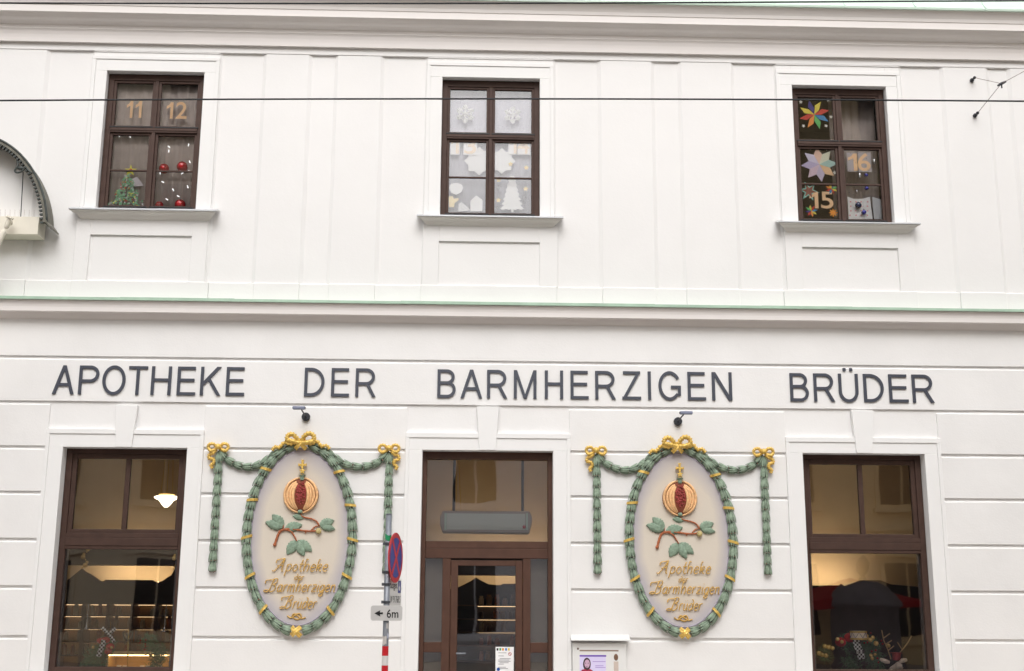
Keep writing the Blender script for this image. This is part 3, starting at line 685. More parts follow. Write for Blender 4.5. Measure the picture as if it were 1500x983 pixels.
for s_, ext, t0, t1 in words:
    WD = empty('word', (0, 0, 0)); WD.parent = LS; WD.matrix_parent_inverse = Matrix.Translation(-Vector(LS.location))
    WD['label'] = 'word %s of the slate lettering' % s_
    for i, (ch, (a_, b_)) in enumerate(zip(s_, ext)):
        k = i/(len(s_)-1)
        ym = (t0[0]+t0[1])/2*(1-k)+(t1[0]+t1[1])/2*k
        zc = .35*Z(a_, t0[1]*(1-k)+t1[1]*k)+.65*zl0
        xa_, xb_ = X(a_, ym), X(b_, ym)
        lo, hi = zc, zc+(zl1-zl0)
        if ch in 'OG': lo -= .006; hi += .006
        if ch == 'Ü': hi = zc+(zl1-zl0)*1.19
        letter(ch, xa_, xb_, zc, zc+(zl1-zl0), WD)

# ------------------------------------------------------------------ oval relief plaques
def Q(px, py, Y=0): return at(px, py, Y)
leafk = mat('leaf_core_paint', S(72, 88, 74), .8, var=.2, vscale=30)
def garland(mb, core, mbb, path, r, seg, rnd, jit=.1, y=-.0):
    P_ = smooth_path(path, 12); L_ = [0]
    for a_, b_ in zip(P_, P_[1:]): L_.append(L_[-1]+(b_-a_).length)
    n = max(1, round(L_[-1]/seg)); sl = L_[-1]/n
    def pos(s):
        s = max(0, min(L_[-1], s))
        for i in range(len(L_)-1):
            if L_[i+1] >= s: return P_[i].lerp(P_[i+1], (s-L_[i])/max(1e-9, L_[i+1]-L_[i]))
        return P_[-1]
    for k in range(n):
        s0 = k*sl; nt_ = 9; nr = 30; vs = []; fs = []; ph = rnd.uniform(0, 6.28); rr = r*rnd.uniform(.94, 1.08)
        for j in range(nt_):
            t = j/(nt_-1)
            env = (.40+.64*math.sin(PI*min(1, t*.62+.06)))
            if j == nt_-1: env = .55
            for i in range(nr):
                th = 2*PI*i/nr
                lob = abs(math.cos(2.5*th+ph))
                tip = .0 if t < .5 else (t-.5)*2*(.16*lob-.05)
                s = s0+sl*(t*1.02+tip)
                if j == nt_-1: s = s0+sl*(.93+.02)
                c = pos(s); d = (pos(s+.01)-pos(s-.01)); d.normalize()
                side = Vector((d.z, 0, -d.x)); out = Vector((0, -1, 0))
                lay = .5+.5*math.cos(2.5*th*2+ph*1.7+t*2.0)
                q = rr*env*(.74+.20*lob+.06*lay*math.sin(t*3*PI))
                if j == nt_-1: q = rr*.45
                vs.append(c+side*math.cos(th)*q+out*(math.sin(th)*q*.85+y))
        for j in range(nt_-1):
            for i in range(nr): fs.append((j*nr+i, j*nr+(i+1) % nr, (j+1)*nr+(i+1) % nr, (j+1)*nr+i))
        core.add(vs, fs)
        # separate pointed leaves laid over each cluster
        for w_ in range(5):
            th = PI*(.12+.19*w_)+rnd.uniform(-.1, .1); off = rnd.uniform(-.06, .06)
            lv = []
            for j in range(5):
                t = .10+off+j*.27
                ww = (.14, .27, .30, .21, .015)[j]
                for u_ in (-1, 0, 1):
                    c = pos(s0+sl*t); d = (pos(s0+sl*t+.01)-pos(s0+sl*t-.01)); d.normalize(); side = Vector((d.z, 0, -d.x))
                    q = rr*((.40+.64*math.sin(PI*min(1, t*.62+.06)))*1.0+(.20 if u_ == 0 else .02)+.22*t*t)
                    tt = th+u_*ww
                    lv.append(c+side*math.cos(tt)*q+Vector((0, -1, 0))*(math.sin(tt)*q*.85+y))
            o_n = len(lv); lv += [v_+Vector((0, .006, 0)) for v_ in lv]
            mb.add(lv[o_n:], [(3*j+a_, 3*j+a_+3, 3*j+a_+4, 3*j+a_+1) for j in range(4) for a_ in (0, 1)])
            mb.add(lv[:o_n], [(3*j+a_, 3*j+a_+1, 3*j+a_+4, 3*j+a_+3) for j in range(4) for a_ in (0, 1)])
        c = pos(s0+sl*.98); d = (pos(s0+sl)-pos(s0+sl*.96)); d.normalize(); side = Vector((d.z, 0, -d.x))
        for b_ in range(5):
            th = PI*(.12+.19*b_)+rnd.uniform(-.12, .12); q = rr*.86
            mbb.ball(c+side*math.cos(th)*q+Vector((0, -1, 0))*(math.sin(th)*q*.85+y)+d*rnd.uniform(-.006, .008), .0075*rnd.uniform(.7, 1.1), 6, 4)
def ribbon_tube(mb, pts, r, crink=.25, n=9, fr=2.1):
    P_ = smooth_path(pts, 7)
    mb.tube(P_, [r*(1+crink*math.sin(i*fr)) for i in range(len(P_))], n)
def leaf(mb, b_, t_, wpx, lift=.02, y=-.03):
    a_ = at(*b_, 0); c = at(*t_, 0); d = c-a_; L_ = d.length; d.normalize(); s_ = Vector((d.z, 0, -d.x)); w = wpx/115./2
    vs = []; n = 12
    for j in range(n+1):
        t = j/n; ww = w*math.sin(PI*t**.85)**.75*(1+.10*math.sin(j*2.9)) if 0 < j < n else .001
        for k in range(-3, 4):
            u_ = k/3
            yy = y-lift*(math.sin(PI*t)*.7+.35)*(1-abs(u_)**2)+ (.007 if k == 0 else 0)-.004*math.sin(6*t*PI+abs(u_)*2)*(abs(u_))
            vs.append(a_+d*L_*t+s_*ww*u_*1.15+Vector((0, yy, 0))+s_*.10*L_*math.sin(PI*t)*0)
    fs = [(7*j+k, 7*j+k+1, 7*j+k+8, 7*j+k+7) for j in range(n) for k in range(6)]
    o = len(vs); vs2 = [Vector((v.x, y+.02, v.z)) for v in vs]
    rim = [7*j for j in range(n+1)]+[7*n+k for k in range(1, 7)]+[7*j+6 for j in range(n-1, -1, -1)]+[k for k in range(5, 0, -1)]
    vs += vs2; fs += [(rim[i], rim[(i+1) % len(rim)], rim[(i+1) % len(rim)]+o, rim[i]+o) for i in range(len(rim))]
    mb.add(vs, fs)
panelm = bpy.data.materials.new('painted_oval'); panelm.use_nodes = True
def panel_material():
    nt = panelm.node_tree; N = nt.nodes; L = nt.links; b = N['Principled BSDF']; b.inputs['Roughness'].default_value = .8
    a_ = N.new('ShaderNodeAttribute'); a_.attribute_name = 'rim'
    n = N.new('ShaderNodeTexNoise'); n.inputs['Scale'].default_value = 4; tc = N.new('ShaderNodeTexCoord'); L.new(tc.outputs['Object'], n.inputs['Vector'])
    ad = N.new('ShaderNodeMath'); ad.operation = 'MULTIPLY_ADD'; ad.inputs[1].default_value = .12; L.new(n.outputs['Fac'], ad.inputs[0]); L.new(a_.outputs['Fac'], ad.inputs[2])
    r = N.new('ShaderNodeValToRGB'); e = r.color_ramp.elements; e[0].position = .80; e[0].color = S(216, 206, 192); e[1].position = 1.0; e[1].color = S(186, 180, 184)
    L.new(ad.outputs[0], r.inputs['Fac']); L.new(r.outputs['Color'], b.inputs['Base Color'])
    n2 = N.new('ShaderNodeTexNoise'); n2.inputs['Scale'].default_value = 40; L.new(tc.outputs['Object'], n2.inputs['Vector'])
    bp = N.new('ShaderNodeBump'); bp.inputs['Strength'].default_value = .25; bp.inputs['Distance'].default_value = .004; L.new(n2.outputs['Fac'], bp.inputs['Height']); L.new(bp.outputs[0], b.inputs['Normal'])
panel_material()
C0 = at(440, 788.5, 0)
PLQ = thing('oval_plaque', (C0.x, 0, C0.z), 'oval painted pomegranate relief with green garlands between the left shop window and the door', 'plaque', 'oval pharmacy reliefs on the facade')
def ell(th, rx, ry, dy=0, Y=0):
    py = 788.5+dy-math.sin(th)*ry; px = 439.6+math.cos(th)*rx-(py-788.5)*.031
    return at(px, py, Y)
# dished oval panel
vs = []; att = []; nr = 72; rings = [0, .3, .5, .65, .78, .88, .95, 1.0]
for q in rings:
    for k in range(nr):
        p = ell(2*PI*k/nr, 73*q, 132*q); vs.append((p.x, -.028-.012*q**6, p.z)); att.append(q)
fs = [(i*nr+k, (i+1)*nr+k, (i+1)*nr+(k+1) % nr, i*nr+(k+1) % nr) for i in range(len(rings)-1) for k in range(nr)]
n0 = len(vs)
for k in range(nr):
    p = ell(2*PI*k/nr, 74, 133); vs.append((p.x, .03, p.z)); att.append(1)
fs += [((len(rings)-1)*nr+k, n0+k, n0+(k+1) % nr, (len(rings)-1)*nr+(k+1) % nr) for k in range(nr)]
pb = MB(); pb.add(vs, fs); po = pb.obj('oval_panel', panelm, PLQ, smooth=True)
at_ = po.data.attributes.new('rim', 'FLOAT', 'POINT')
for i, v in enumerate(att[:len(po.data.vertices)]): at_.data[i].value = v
mb = MB(); mb.tube([ell(2*PI*k/96, 70.8, 127.5, Y=0)+Vector((0, -.038, 0)) for k in range(97)], .006, 6, False); mb.obj('panel_bead', mat('lilac_bead', S(176, 168, 184), .7), PLQ, smooth=True)
rg = random.Random(5); rW = .045
mb, mbb = MB(), MB()
for sgn in (1, -1):
    mb, core, mbb = MB(), MB(), MB()
    path = [ell(PI/2-sgn*t*PI/30*1.0, 77.5, 136.5) for t in range(1, 30)]
    garland(mb, core, mbb, path, rW, .138, rg, y=.045)
    mb.obj('wreath_half', leafg, PLQ, smooth=True, extra=[(core, leafk), (mbb, berry)])
for pts in ([(323,659),(332,672),(347,681),(362,684.5),(378,682),(392,674),(404,665),(418,656.5)], [(569,661),(560,673),(545,681.5),(526,684.5),(508,681),(494,673),(481,664),(466,655.5)]):
    mb, core, mbb = MB(), MB(), MB(); garland(mb, core, mbb, [at(a_, b_) for a_, b_ in pts], .039, .12, rg, y=.03)
    mb.obj('festoon', leafg, PLQ, smooth=True, extra=[(core, leafk), (mbb, berry)])
for a_, b_ in (((321,661),(313.3,838)), ((571,663),(566,839))):
    A = at(*a_); Bq = at(*b_); xm = (A.x+Bq.x)/2; A.x = Bq.x = xm
    mb, core, mbb = MB(), MB(), MB(); garland(mb, core, mbb, [A, A.lerp(Bq, .5), Bq], .040, .138, rg, y=.03)
    mb.obj('hanging_garland', leafg, PLQ, smooth=True, extra=[(core, leafk), (mbb, berry)])
# gold bands round the wreath
for deg_pt in ((392,688.7), (372.3,733), (363.7,787.6), (368.5,843.8), (387.5,892), (499.8,690.5), (517,740), (518.7,790.7), (510.8,845), (485.5,895)):
    best = min(range(720), key=lambda k: (ell(k*PI/360, 77.5, 136.5)-at(*deg_pt)).length)
    th = best*PI/360; c = ell(th, 77.5, 136.5); d = (ell(th+.02, 77.5, 136.5)-c).normalized(); s_ = Vector((d.z, 0, -d.x))
    mb = MB(); vs = []; nn = 20; tw = .018 if deg_pt[0] < 440 else -.018
    for e in (-.017, -.010, 0, .010, .017):
        for k in range(nn+1):
            a_ = PI*k/nn; rr = rW*1.32+(.006 if abs(e) > .015 or e == 0 else 0)
            vs.append(c+d*(e+tw*math.cos(a_))+s_*math.cos(a_)*rr+Vector((0, -math.sin(a_)*rr*.9-.04, 0)))
    mb.add(vs, [(j*(nn+1)+k, j*(nn+1)+k+1, (j+1)*(nn+1)+k+1, (j+1)*(nn+1)+k) for j in range(4) for k in range(nn)])
    o = mb.obj('gold_band', gold, PLQ, smooth=True)
    sm = o.modifiers.new('thick', 'SOLIDIFY'); sm.thickness = .006
def Y3(px, py, y): p = at(px, py, 0); return (p.x, y, p.z)
# top bow
mb = MB()
ribbon_tube(mb, [Y3(441,650,-.10), Y3(436,643,-.12), Y3(430,638,-.13), Y3(424,640,-.12), Y3(423,646,-.12), Y3(430,648,-.14), Y3(441,651,-.11)], .029)
ribbon_tube(mb, [Y3(443,650,-.10), Y3(447,642,-.12), Y3(454,637,-.13), Y3(461,640,-.12), Y3(461,647,-.12), Y3(454,650,-.14), Y3(443,651,-.11)], .029)
ribbon_tube(mb, [Y3(438,648,-.10), Y3(428,652,-.12), Y3(418,650,-.10), Y3(411,657,-.1), Y3(405,656,-.09), Y3(400,661,-.08)], .021, .35)
ribbon_tube(mb, [Y3(446,649,-.10), Y3(457,652,-.12), Y3(466,648,-.10), Y3(472,655,-.1), Y3(479,654,-.09), Y3(484,659,-.08)], .021, .35)
mb.obj('top_bow', gold, PLQ, smooth=True)
mb = MB()
for a_, b_ in (((434,659),(449,645)), ((435,645),(450,659))):
    A, Bq = Vector(Y3(*a_, -.09)), Vector(Y3(*b_, -.09)); d = (Bq-A).normalized(); s_ = Vector((d.z, 0, -d.x))*.026
    vs = []
    for k in range(7):
        t = k/6; c = A.lerp(Bq, t)+Vector((0, -.045*math.sin(PI*t)-.004*(a_[0] == 434), 0)); vs += [c-s_, c-s_*.5+Vector((0, -.006, 0)), c, c+s_*.5+Vector((0, -.006, 0)), c+s_]
    mb.add(vs, [(5*k+j, 5*k+j+1, 5*k+j+6, 5*k+j+5) for k in range(6) for j in range(4)])
o = mb.obj('crossed_ribbon', gold, PLQ); o.modifiers.new('t', 'SOLIDIFY').thickness = .008
mb = MB()
for a_, b_ in (((428,931),(442,918)), ((428,918),(442,932))):
    A, Bq = Vector(Y3(*a_, -.07)), Vector(Y3(*b_, -.07)); d = (Bq-A).normalized(); s_ = Vector((d.z, 0, -d.x))*.028
    vs = []
    for k in range(7):
        t = k/6; c = A.lerp(Bq, t)+Vector((0, -.05*math.sin(PI*t)-.004*(a_[1] == 931), 0)); vs += [c-s_, c-s_*.5+Vector((0, -.006, 0)), c, c+s_*.5+Vector((0, -.006, 0)), c+s_]
    mb.add(vs, [(5*k+j, 5*k+j+1, 5*k+j+6, 5*k+j+5) for k in range(6) for j in range(4)])
o = mb.obj('crossed_ribbon', gold, PLQ); o.modifiers.new('t', 'SOLIDIFY').thickness = .008
# corner bows
for cx, cy, sg in ((321.5,655.5,-1), (570.5,657.5,1)):
    mb = MB(); mb.ball(Y3(cx, cy, -.085), .037, 14, 10)
    for s_ in (-1, 1):
        ribbon_tube(mb, [Y3(cx+s_*2, cy+1, -.06), Y3(cx+s_*7, cy-4, -.08), Y3(cx+s_*12.5, cy-3.5, -.08), Y3(cx+s_*14.5, cy+1, -.07), Y3(cx+s_*11, cy+6, -.08), Y3(cx+s_*5, cy+4, -.06), Y3(cx+s_*2, cy+1.5, -.06)], .020, .2)
    ribbon_tube(mb, [Y3(cx+sg*3, cy+4, -.05), Y3(cx+sg*8, cy+9, -.06), Y3(cx+sg*13, cy+11, -.05), Y3(cx+sg*14, cy+16, -.05), Y3(cx+sg*8, cy+18, -.05), Y3(cx+sg*7, cy+23, -.05), Y3(cx+sg*11, cy+27, -.05), Y3(cx+sg*9, cy+31, -.05)], .021, .3)
    mb.obj('corner_bow', gold, PLQ, smooth=True)
# pomegranate
pc = (441.8, 726)
PM = MB().ball(Y3(pc[0], pc[1], -.03), .215, 32, 20, sx=1, sy=.32, sz=.97).obj('pomegranate', rindin, PLQ, smooth=True)
mb = MB()
for k, hw in enumerate((23.6, 19.2, 14.9, 10.9)):
    for s_ in (-1, 1):
        pts = []; N_ = 18
        for j in range(N_+1):
            a_ = -PI/2+PI*j/N_
            q = 24.3+1.0*(k == 0)
            yy = pc[1]-math.sin(a_)*(q-.6*k)*(1-.10*(k > 0))+.4*k
            xx_ = pc[0]+s_*math.cos(a_)*hw-(yy-pc[1])*.03
            dep = -.03-.075*math.sqrt(max(0, 1-((xx_-pc[0])/27)**2))*max(.25, math.cos(a_))
            pts.append(Y3(xx_, yy, dep))
        rr = [.0168*(.55+.5*math.cos(-PI/2+PI*j/N_)) for j in range(N_+1)]
        mb.tube(pts, rr, 8)
mb.obj('rind_ribs', rind, PM, smooth=True)
mb = MB(); rg2 = random.Random(3)
k = 0
while k < 125:
    u_, v_ = rg2.uniform(-1, 1), rg2.uniform(-1, 1)
    if u_*u_+v_*v_ > .92: continue
    xx_ = pc[0]+.3+u_*8.6; yy = pc[1]-3+v_*17.2
    mb.ball(Y3(xx_-(yy-pc[1])*.03, yy, -.112+.03*(u_*u_+v_*v_)), .0105*rg2.uniform(.8, 1.15), 7, 5); k += 1
mb.obj('seeds', seeds, PM, smooth=True)
# little crown: collar, star and cross
mb = MB(); c = at(443.5, 702); mb.lathe((c.x, -.06, c.z), [(.02, -.02), (.03, 0), (.022, .02), (.034, .035), (.046, .045), (.0, .04)], 14); mb.obj('calyx', leafd, PM, smooth=True)
mb = MB(); c = at(443.2, 697.4); mb.ball((c.x, -.075, c.z), .016)
c = at(444, 691); st = []
for k in range(10):
    a_ = PI/2+k*PI/5; q = .042 if k % 2 == 0 else .019; st.append((c.x+q*math.cos(a_), c.z+q*math.sin(a_)))
mb.prism(st, -.085, -.055)
c = at(444.3, 682)
for s_ in ((-.048, .048, -.012, .012), (-.012, .012, -.042, .06)): mb.box(c.x+s_[0], c.x+s_[1], -.085+(.001 if s_[0] < -.02 else 0), -.055, c.z+s_[2]-.0, c.z+s_[3])
for ax_, az_, bx_, bz_ in ((-.05, -.018, -.038, .018), (.038, -.018, .05, .018), (-.018, .05, .018, .062)): mb.box(c.x+ax_, c.x+bx_, -.087, -.056, c.z+az_, c.z+bz_)
mb.obj('cross_and_star', gold, PM, bev=.003)
# branch and leaves
mb = MB()
def br(pts, r0, r1, y=-.045):
    P_ = smooth_path([Y3(a_, b_, y) for a_, b_ in pts], 6); n = len(P_)
    mb.tube(P_, [(r0+(r1-r0)*i/(n-1))*(1+.12*math.sin(i*1.9)) for i in range(n)], 8)
br([(403.5,798),(407,787),(411,779),(418,776),(430,775.5),(447,778),(462,778),(467,775)], .016, .009)
br([(419,776),(427,779),(432,786),(435.5,793)], .012, .008); br([(441,751),(442.5,756),(448,758.5),(457,760.5),(464,764),(468,770)], .009, .010)
br([(457,777),(462,772),(469,770.5)], .009, .006); br([(415,776),(416,771),(415,766)], .006, .005); br([(447,778),(449,781.5)], .009, .006)
mb.ball(Y3(403.3,798.3,-.045), .022, 10, 8)
mb.obj('branch', branch, PLQ, smooth=True)
MB().ball(Y3(440.5,750,-.06), .031, 12, 8, sz=.8).obj('stem_knob', leafd, PLQ, smooth=True)
MB().ball(Y3(467.5,778.5,-.06), .036, 14, 10).obj('fruit_bud', mat('bud_paint', S(190, 172, 118), .6, var=.25, vscale=25), PLQ, smooth=True)
for a_, b_, w_ in (((415.5,773),(389.5,765),12), ((416,771),(399.5,754),12), ((418,775),(443.5,769),12.5), ((446.5,758.5),(429,756),8), ((468.5,770),(490,762.5),11.5), ((470,771),(491.5,775.5),9),
                   ((435.5,792),(421,812.5),13), ((436,793),(446,815),11), ((437,792),(457.5,808),12)):
    mb = MB(); leaf(mb, a_, b_, w_, lift=.022, y=-.035-R.uniform(0, .012)); mb.obj('leaf', leafd, PLQ, smooth=True)
# script inscription: centre-line strokes in letter units (x-height = 1)
GL = {
 'A': (1.75, [[(-.25,.12),(-.05,-.02),(.2,.15),(.9,1.15),(1.25,1.85)], [(1.25,1.85),(1.15,.9),(1.2,.05),(1.4,.0)], [(.1,1.15),(0,1.4),(.25,1.65),(.8,1.72),(1.25,1.85)], [(.3,.75),(.8,.8),(1.25,.78)]]),
 'B': (1.9, [[(1.0,1.85),(.75,1.0),(.55,.15)], [(-.35,1.15),(-.5,1.35),(-.3,1.6),(.3,1.65),(.8,1.72),(1.2,1.85),(1.55,1.75),(1.5,1.3),(.95,.98)], [(.95,.98),(1.45,.85),(1.45,.3),(1.0,.0),(.6,.05),(.3,.25),(-.1,.25),(-.35,.1),(-.1,-.05),(.4,.05)]]),
 'a': (1.0, [[(.7,.85),(.35,.98),(.05,.6),(.1,.1),(.35,.0),(.65,.35)], [(.75,1.0),(.68,.3),(.75,.02),(.9,.05)]]),
 'p': (1.0, [[(.15,1.0),(.1,.3),(.0,-.65)], [(.12,.75),(.4,1.0),(.72,.85),(.72,.3),(.4,.0),(.1,.15)]]),
 'o': (.98, [[(.4,1.0),(.08,.7),(.08,.3),(.4,.0),(.72,.3),(.72,.7),(.4,1.0)]]),
 't': (.7, [[(.35,1.65),(.2,.9),(.2,.2),(.4,.0),(.55,.1)], [(-.02,.98),(.6,1.02)]]),
 'h': (1.05, [[(.3,1.75),(.12,1.5),(.1,0)], [(.3,1.75),(.45,1.6)], [(.1,.65),(.4,1.0),(.72,.85),(.72,.3),(.6,-.05)]]),
 'e': (.9, [[(.1,.5),(.65,.6),(.6,.95),(.35,1.0),(.08,.65),(.12,.15),(.4,.0),(.72,.15)]]),
 'k': (1.0, [[(.35,1.7),(.12,1.5),(.1,0)], [(.12,.6),(.45,1.0),(.7,.9),(.55,.6),(.2,.55)], [(.3,.55),(.55,.1),(.8,.02)]]),
 'd': (1.0, [[(.7,.85),(.35,.98),(.05,.6),(.1,.1),(.35,.0),(.65,.35)], [(.45,1.6),(.78,1.3),(.72,.6),(.65,.05)]]),
 'r': (.78, [[(.12,1.0),(.1,0)], [(.12,.7),(.35,.98),(.62,.95)]]),
 'm': (1.45, [[(.12,1.0),(.1,0)], [(.12,.7),(.35,1.0),(.55,.85),(.55,0)], [(.57,.7),(.8,1.0),(1.05,.85),(1.08,.05),(1.2,.0)]]),
 'z': (.9, [[(.05,.95),(.7,.95),(.08,.05),(.75,.05)], [(.15,.5),(.6,.5)]]),
 'i': (.45, [[(.15,1.0),(.12,.15),(.28,0)], [(.2,1.42),(.24,1.47)]]),
 'g': (1.0, [[(.7,.85),(.35,.98),(.05,.6),(.1,.15),(.35,.05),(.65,.35)], [(.75,1.0),(.7,-.2),(.4,-.6),(.1,-.45),(.3,-.15),(.8,.05)]]),
 'n': (1.0, [[(.12,1.0),(.1,0)], [(.12,.7),(.4,1.0),(.65,.85),(.68,.1),(.85,.0)]]),
 'ü': (1.0, [[(.12,1.0),(.08,.3),(.3,0),(.6,.3)], [(.7,1.0),(.66,.2),(.82,.0)], [(.22,1.38),(.25,1.43)], [(.6,1.38),(.63,1.43)]])}
def script(name, s, x0p, x1p, ybase, xh):
    tot = sum(GL[c_][0] for c_ in s)
    A = at(x0p, ybase); Bq = at(x1p, ybase); W = Bq.x-A.x; u_ = W/tot; h = xh/115.; cur = 0; mb = MB(); zb = (A.z+Bq.z)/2
    for c_ in s:
        w_, st_ = GL[c_]
        for q in st_:
            P_ = smooth_path([(A.x+(cur+a_)*u_+b_*h*.22, -.050, zb+b_*h) for a_, b_ in q], 5)
            mb.tube(P_, [(.0066 if xh > 7 else .0050)*(1+.15*math.sin(i*.9)) for i in range(len(P_))], 7)
        cur += w_
    return mb.obj(name, gold_txt, PLQ, smooth=True)
script('inscription', 'Apotheke', 402, 481, 837, 9.6); script('inscription', 'der', 431.5, 446, 849.8, 5.2)
script('inscription', 'Barmherzigen', 390, 492, 867, 9.6); script('inscription', 'Brüder', 413.5, 464, 891.3, 9.4)
mb = MB()
for q in ([(421.5,902),(427,905),(433,901),(439,899),(442,903),(438,907),(432,906),(428,902)], [(448.5,904.5),(442,906),(437,902.5),(432,899),(428.5,901.5)]):
    mb.tube(smooth_path([Y3(a_, b_, -.043) for a_, b_ in q], 6), .009, 7)
mb.obj('flourish', gold_txt, PLQ, smooth=True)
def copy_thing(root, off, label):
    r = root.copy(); COL.objects.link(r); r.location = Vector(root.location)+Vector(off); r['label'] = label
    for ch in list(root.children):
        c = ch.copy(); COL.objects.link(c); c.parent = r
        c.matrix_parent_inverse = ch.matrix_parent_inverse.copy()
        for g in ch.children:
            d = g.copy(); COL.objects.link(d); d.parent = c; d.matrix_parent_inverse = g.matrix_parent_inverse.copy()
    return r
copy_thing(PLQ, (at(997.2, 793).x-at(440, 788.5).x, 0, 0), 'oval painted pomegranate relief with green garlands between the door and the right shop window')

# ------------------------------------------------------------------ wall spotlights
def spot(dc, b0, b1, sg, label):
    c = at(*dc, -.03); T = thing('wall_spotlight', (c.x, 0, c.z), label, 'spotlight', 'small spotlights above the oval reliefs')
    mb = MB(); mb.tube([(c.x, -.0, c.z), (c.x, -.045, c.z)], .052, 24); mb.obj('wall_plate', darkm, T, bev=.006)
    Yh = -.45; e0 = at(*b0, Yh); e1 = at(*b1, Yh); e1.z = e0.z = (e0.z+e1.z)/2
    j = e0.lerp(e1, .72)
    MB().tube([(c.x, -.045, c.z), j+Vector((0, .0, -.02))], .009, 8).obj('arm', darkm, T)
    w = .016
    mb = MB(); mb.box(min(e0.x, e1.x), max(e0.x, e1.x), Yh-.03, Yh+.03, e0.z-.02, e0.z+.02); mb.obj('lamp_head', mat('slate_lamp', S(128, 134, 156), .4), T, bev=.012, seg=3)
    MB().box(e1.x-.004, e1.x+.004, Yh-.02, Yh+.02, e0.z-.014, e0.z+.014).obj('lens', gasket, T)
spot((448,610.5), (428.5,597.8), (447,597.4), 1, 'small dark wall spotlight above the left oval relief, below the word DER')
spot((993.2,617.2), (1014.5,604.8), (996,604.8), -1, 'small dark wall spotlight above the right oval relief, below BARMHERZIGEN')

# ------------------------------------------------------------------ poster case
YB = -.09
PC = thing('poster_case', at(880, 960, 0), 'white wall poster case with sloping hood to the right of the door', 'display case')
a_, b_ = at(838.5, 942, YB), at(917, 942, YB)
MB().box(a_.x, b_.x, YB, .0, .35, a_.z).obj('cabinet', white, PC, bev=.004)
h0, h1 = at(837, 938, -.16), at(923.5, 938, -.16)
MB().profile([(.0, h0.z+.062), (-.01, h0.z+.062), (-.16, h0.z+.008), (-.162, h0.z-.003), (-.155, h0.z-.003), (0, h0.z+.045)], h0.x, h1.x).obj('hood', white, PC)
mb = MB()
for q in (841.5, 867, 892, 917.5): mb.ball(Y3(q, 931.5, -.012), .006, 8, 6)
mb.ball(Y3(845.7,949.8,YB-.002), .012, 10, 6); mb.obj('screws', thin, PC)
def bx(px0, py0, px1, py1, Y, th): a_ = at(px0, py0, Y); b_ = at(px1, py1, Y); return (a_.x, b_.x, Y-th, Y, b_.z, a_.z)
po_ = MB().box(*bx(849, 959.5, 888, 1010, YB, .003)).obj('poster', flat('lilac_poster', 222, 214, 248), PC)
MB().box(*bx(849, 959.5, 888, 962, YB-.003, .001)).obj('poster_banner', flat('violet_banner', 110, 70, 180), po_)
MB().box(*bx(849, 952, 906, 954.3, YB, .001)).obj('title_line', flat('taupe_ink', 150, 130, 118), PC)
MB().box(*bx(899, 969, 906, 983, YB, .001)).obj('side_leaflet', flat('taupe_leaflet', 205, 190, 180), PC)
c = at(902.3, 962.8, YB); MB().ball((c.x, YB-.002, c.z), .032, sx=.8, sy=.15, sz=1.25).obj('key_plate', flat('bronze_lock', 120, 90, 70, .4), PC, smooth=True)
# portrait printed on the poster (flat picture pieces)
def disc(cx, cy, rx, ry, Y, n=24):
    return [(at(cx+rx*math.cos(2*PI*k/n), cy+ry*math.sin(2*PI*k/n), Y).x, at(cx+rx*math.cos(2*PI*k/n), cy+ry*math.sin(2*PI*k/n), Y).z) for k in range(n)]
yp = YB-.004
MB().prism(disc(859.7, 973, 5.7, 9.5, yp), yp-.0006, yp).obj('portrait_hair', flat('hair_print', 62, 42, 48), po_)
MB().prism(disc(860, 972.3, 3.9, 6.2, yp), yp-.0016, yp-.0008).obj('portrait_face', flat('skin_print', 206, 170, 196), po_)
MB().prism([(X(a_,b_,yp), Z(a_,b_,yp)) for a_, b_ in ((849.5,984),(853,981),(857,980),(860,982),(864,980),(868,982),(870,990),(849.5,990))], yp-.0024, yp-.0018).obj('portrait_top', flat('red_print', 170, 40, 70), po_)
mb = MB()
for q in (857.7, 861.7): mb.prism(disc(q, 971.5, .7, .7, yp, 10), yp-.0024, yp-.0018)
mb.prism(disc(859.6, 977, 1.4, .5, yp, 10), yp-.0024, yp-.0018); mb.obj('portrait_features', flat('dark_print', 70, 40, 60), po_)
mb = MB(); mb.box(*bx(868, 968.8, 887, 969.6, yp, .0006)); mb.box(*bx(872, 974.8, 884, 975.5, yp, .0006)); mb.box(*bx(872, 977.2, 887, 978, yp, .0006)); mb.obj('poster_text', flat('violet_print', 150, 110, 200), po_)

# ------------------------------------------------------------------ sign pole
YP = -2.6
pp = at(566.6, 870, YP); xp = pp.x
SP = thing('sign_pole', (xp, YP, 0), 'grey street sign post with round no stopping sign, white plates and red and white bands', 'sign post')
ptop = Z(571, 754, YP)
MB().tube([(xp, YP, -.1), (xp, YP, ptop)], .030, 20).obj('pole', steel, SP, smooth=True)
MB().tube([(xp, YP, ptop-.0), (xp, YP, ptop+.01)], .032, 20).obj('pole_cap', steel, SP)
def zy(py, Y=YP): return Z(566, py, Y)
bandr = flat('red_band', 205, 34, 44, .4); bandw = flat('white_band', 226, 224, 222, .4)
zz = zy(946.5); k = 0
while zz > .25:
    z2 = zz-.092
    MB().tube([(xp, YP, z2), (xp, YP, zz)], .0322, 20, False).obj('red_sleeve' if k % 2 == 0 else 'white_sleeve', bandr if k % 2 == 0 else bandw, SP, smooth=True); zz = z2; k += 1
mb = MB()
for py in (796.5, 838, 856, 882): mb.tube([(xp, YP, zy(py)-.012), (xp, YP, zy(py)+.012)], .037, 20); mb.box(xp-.052, xp-.03, YP-.02, YP+.02, zy(py)-.014, zy(py)+.014)
mb.obj('pipe_clamp', mat('clamp_metal', S(84, 86, 92), .5, metal=.5), SP)
vs = []
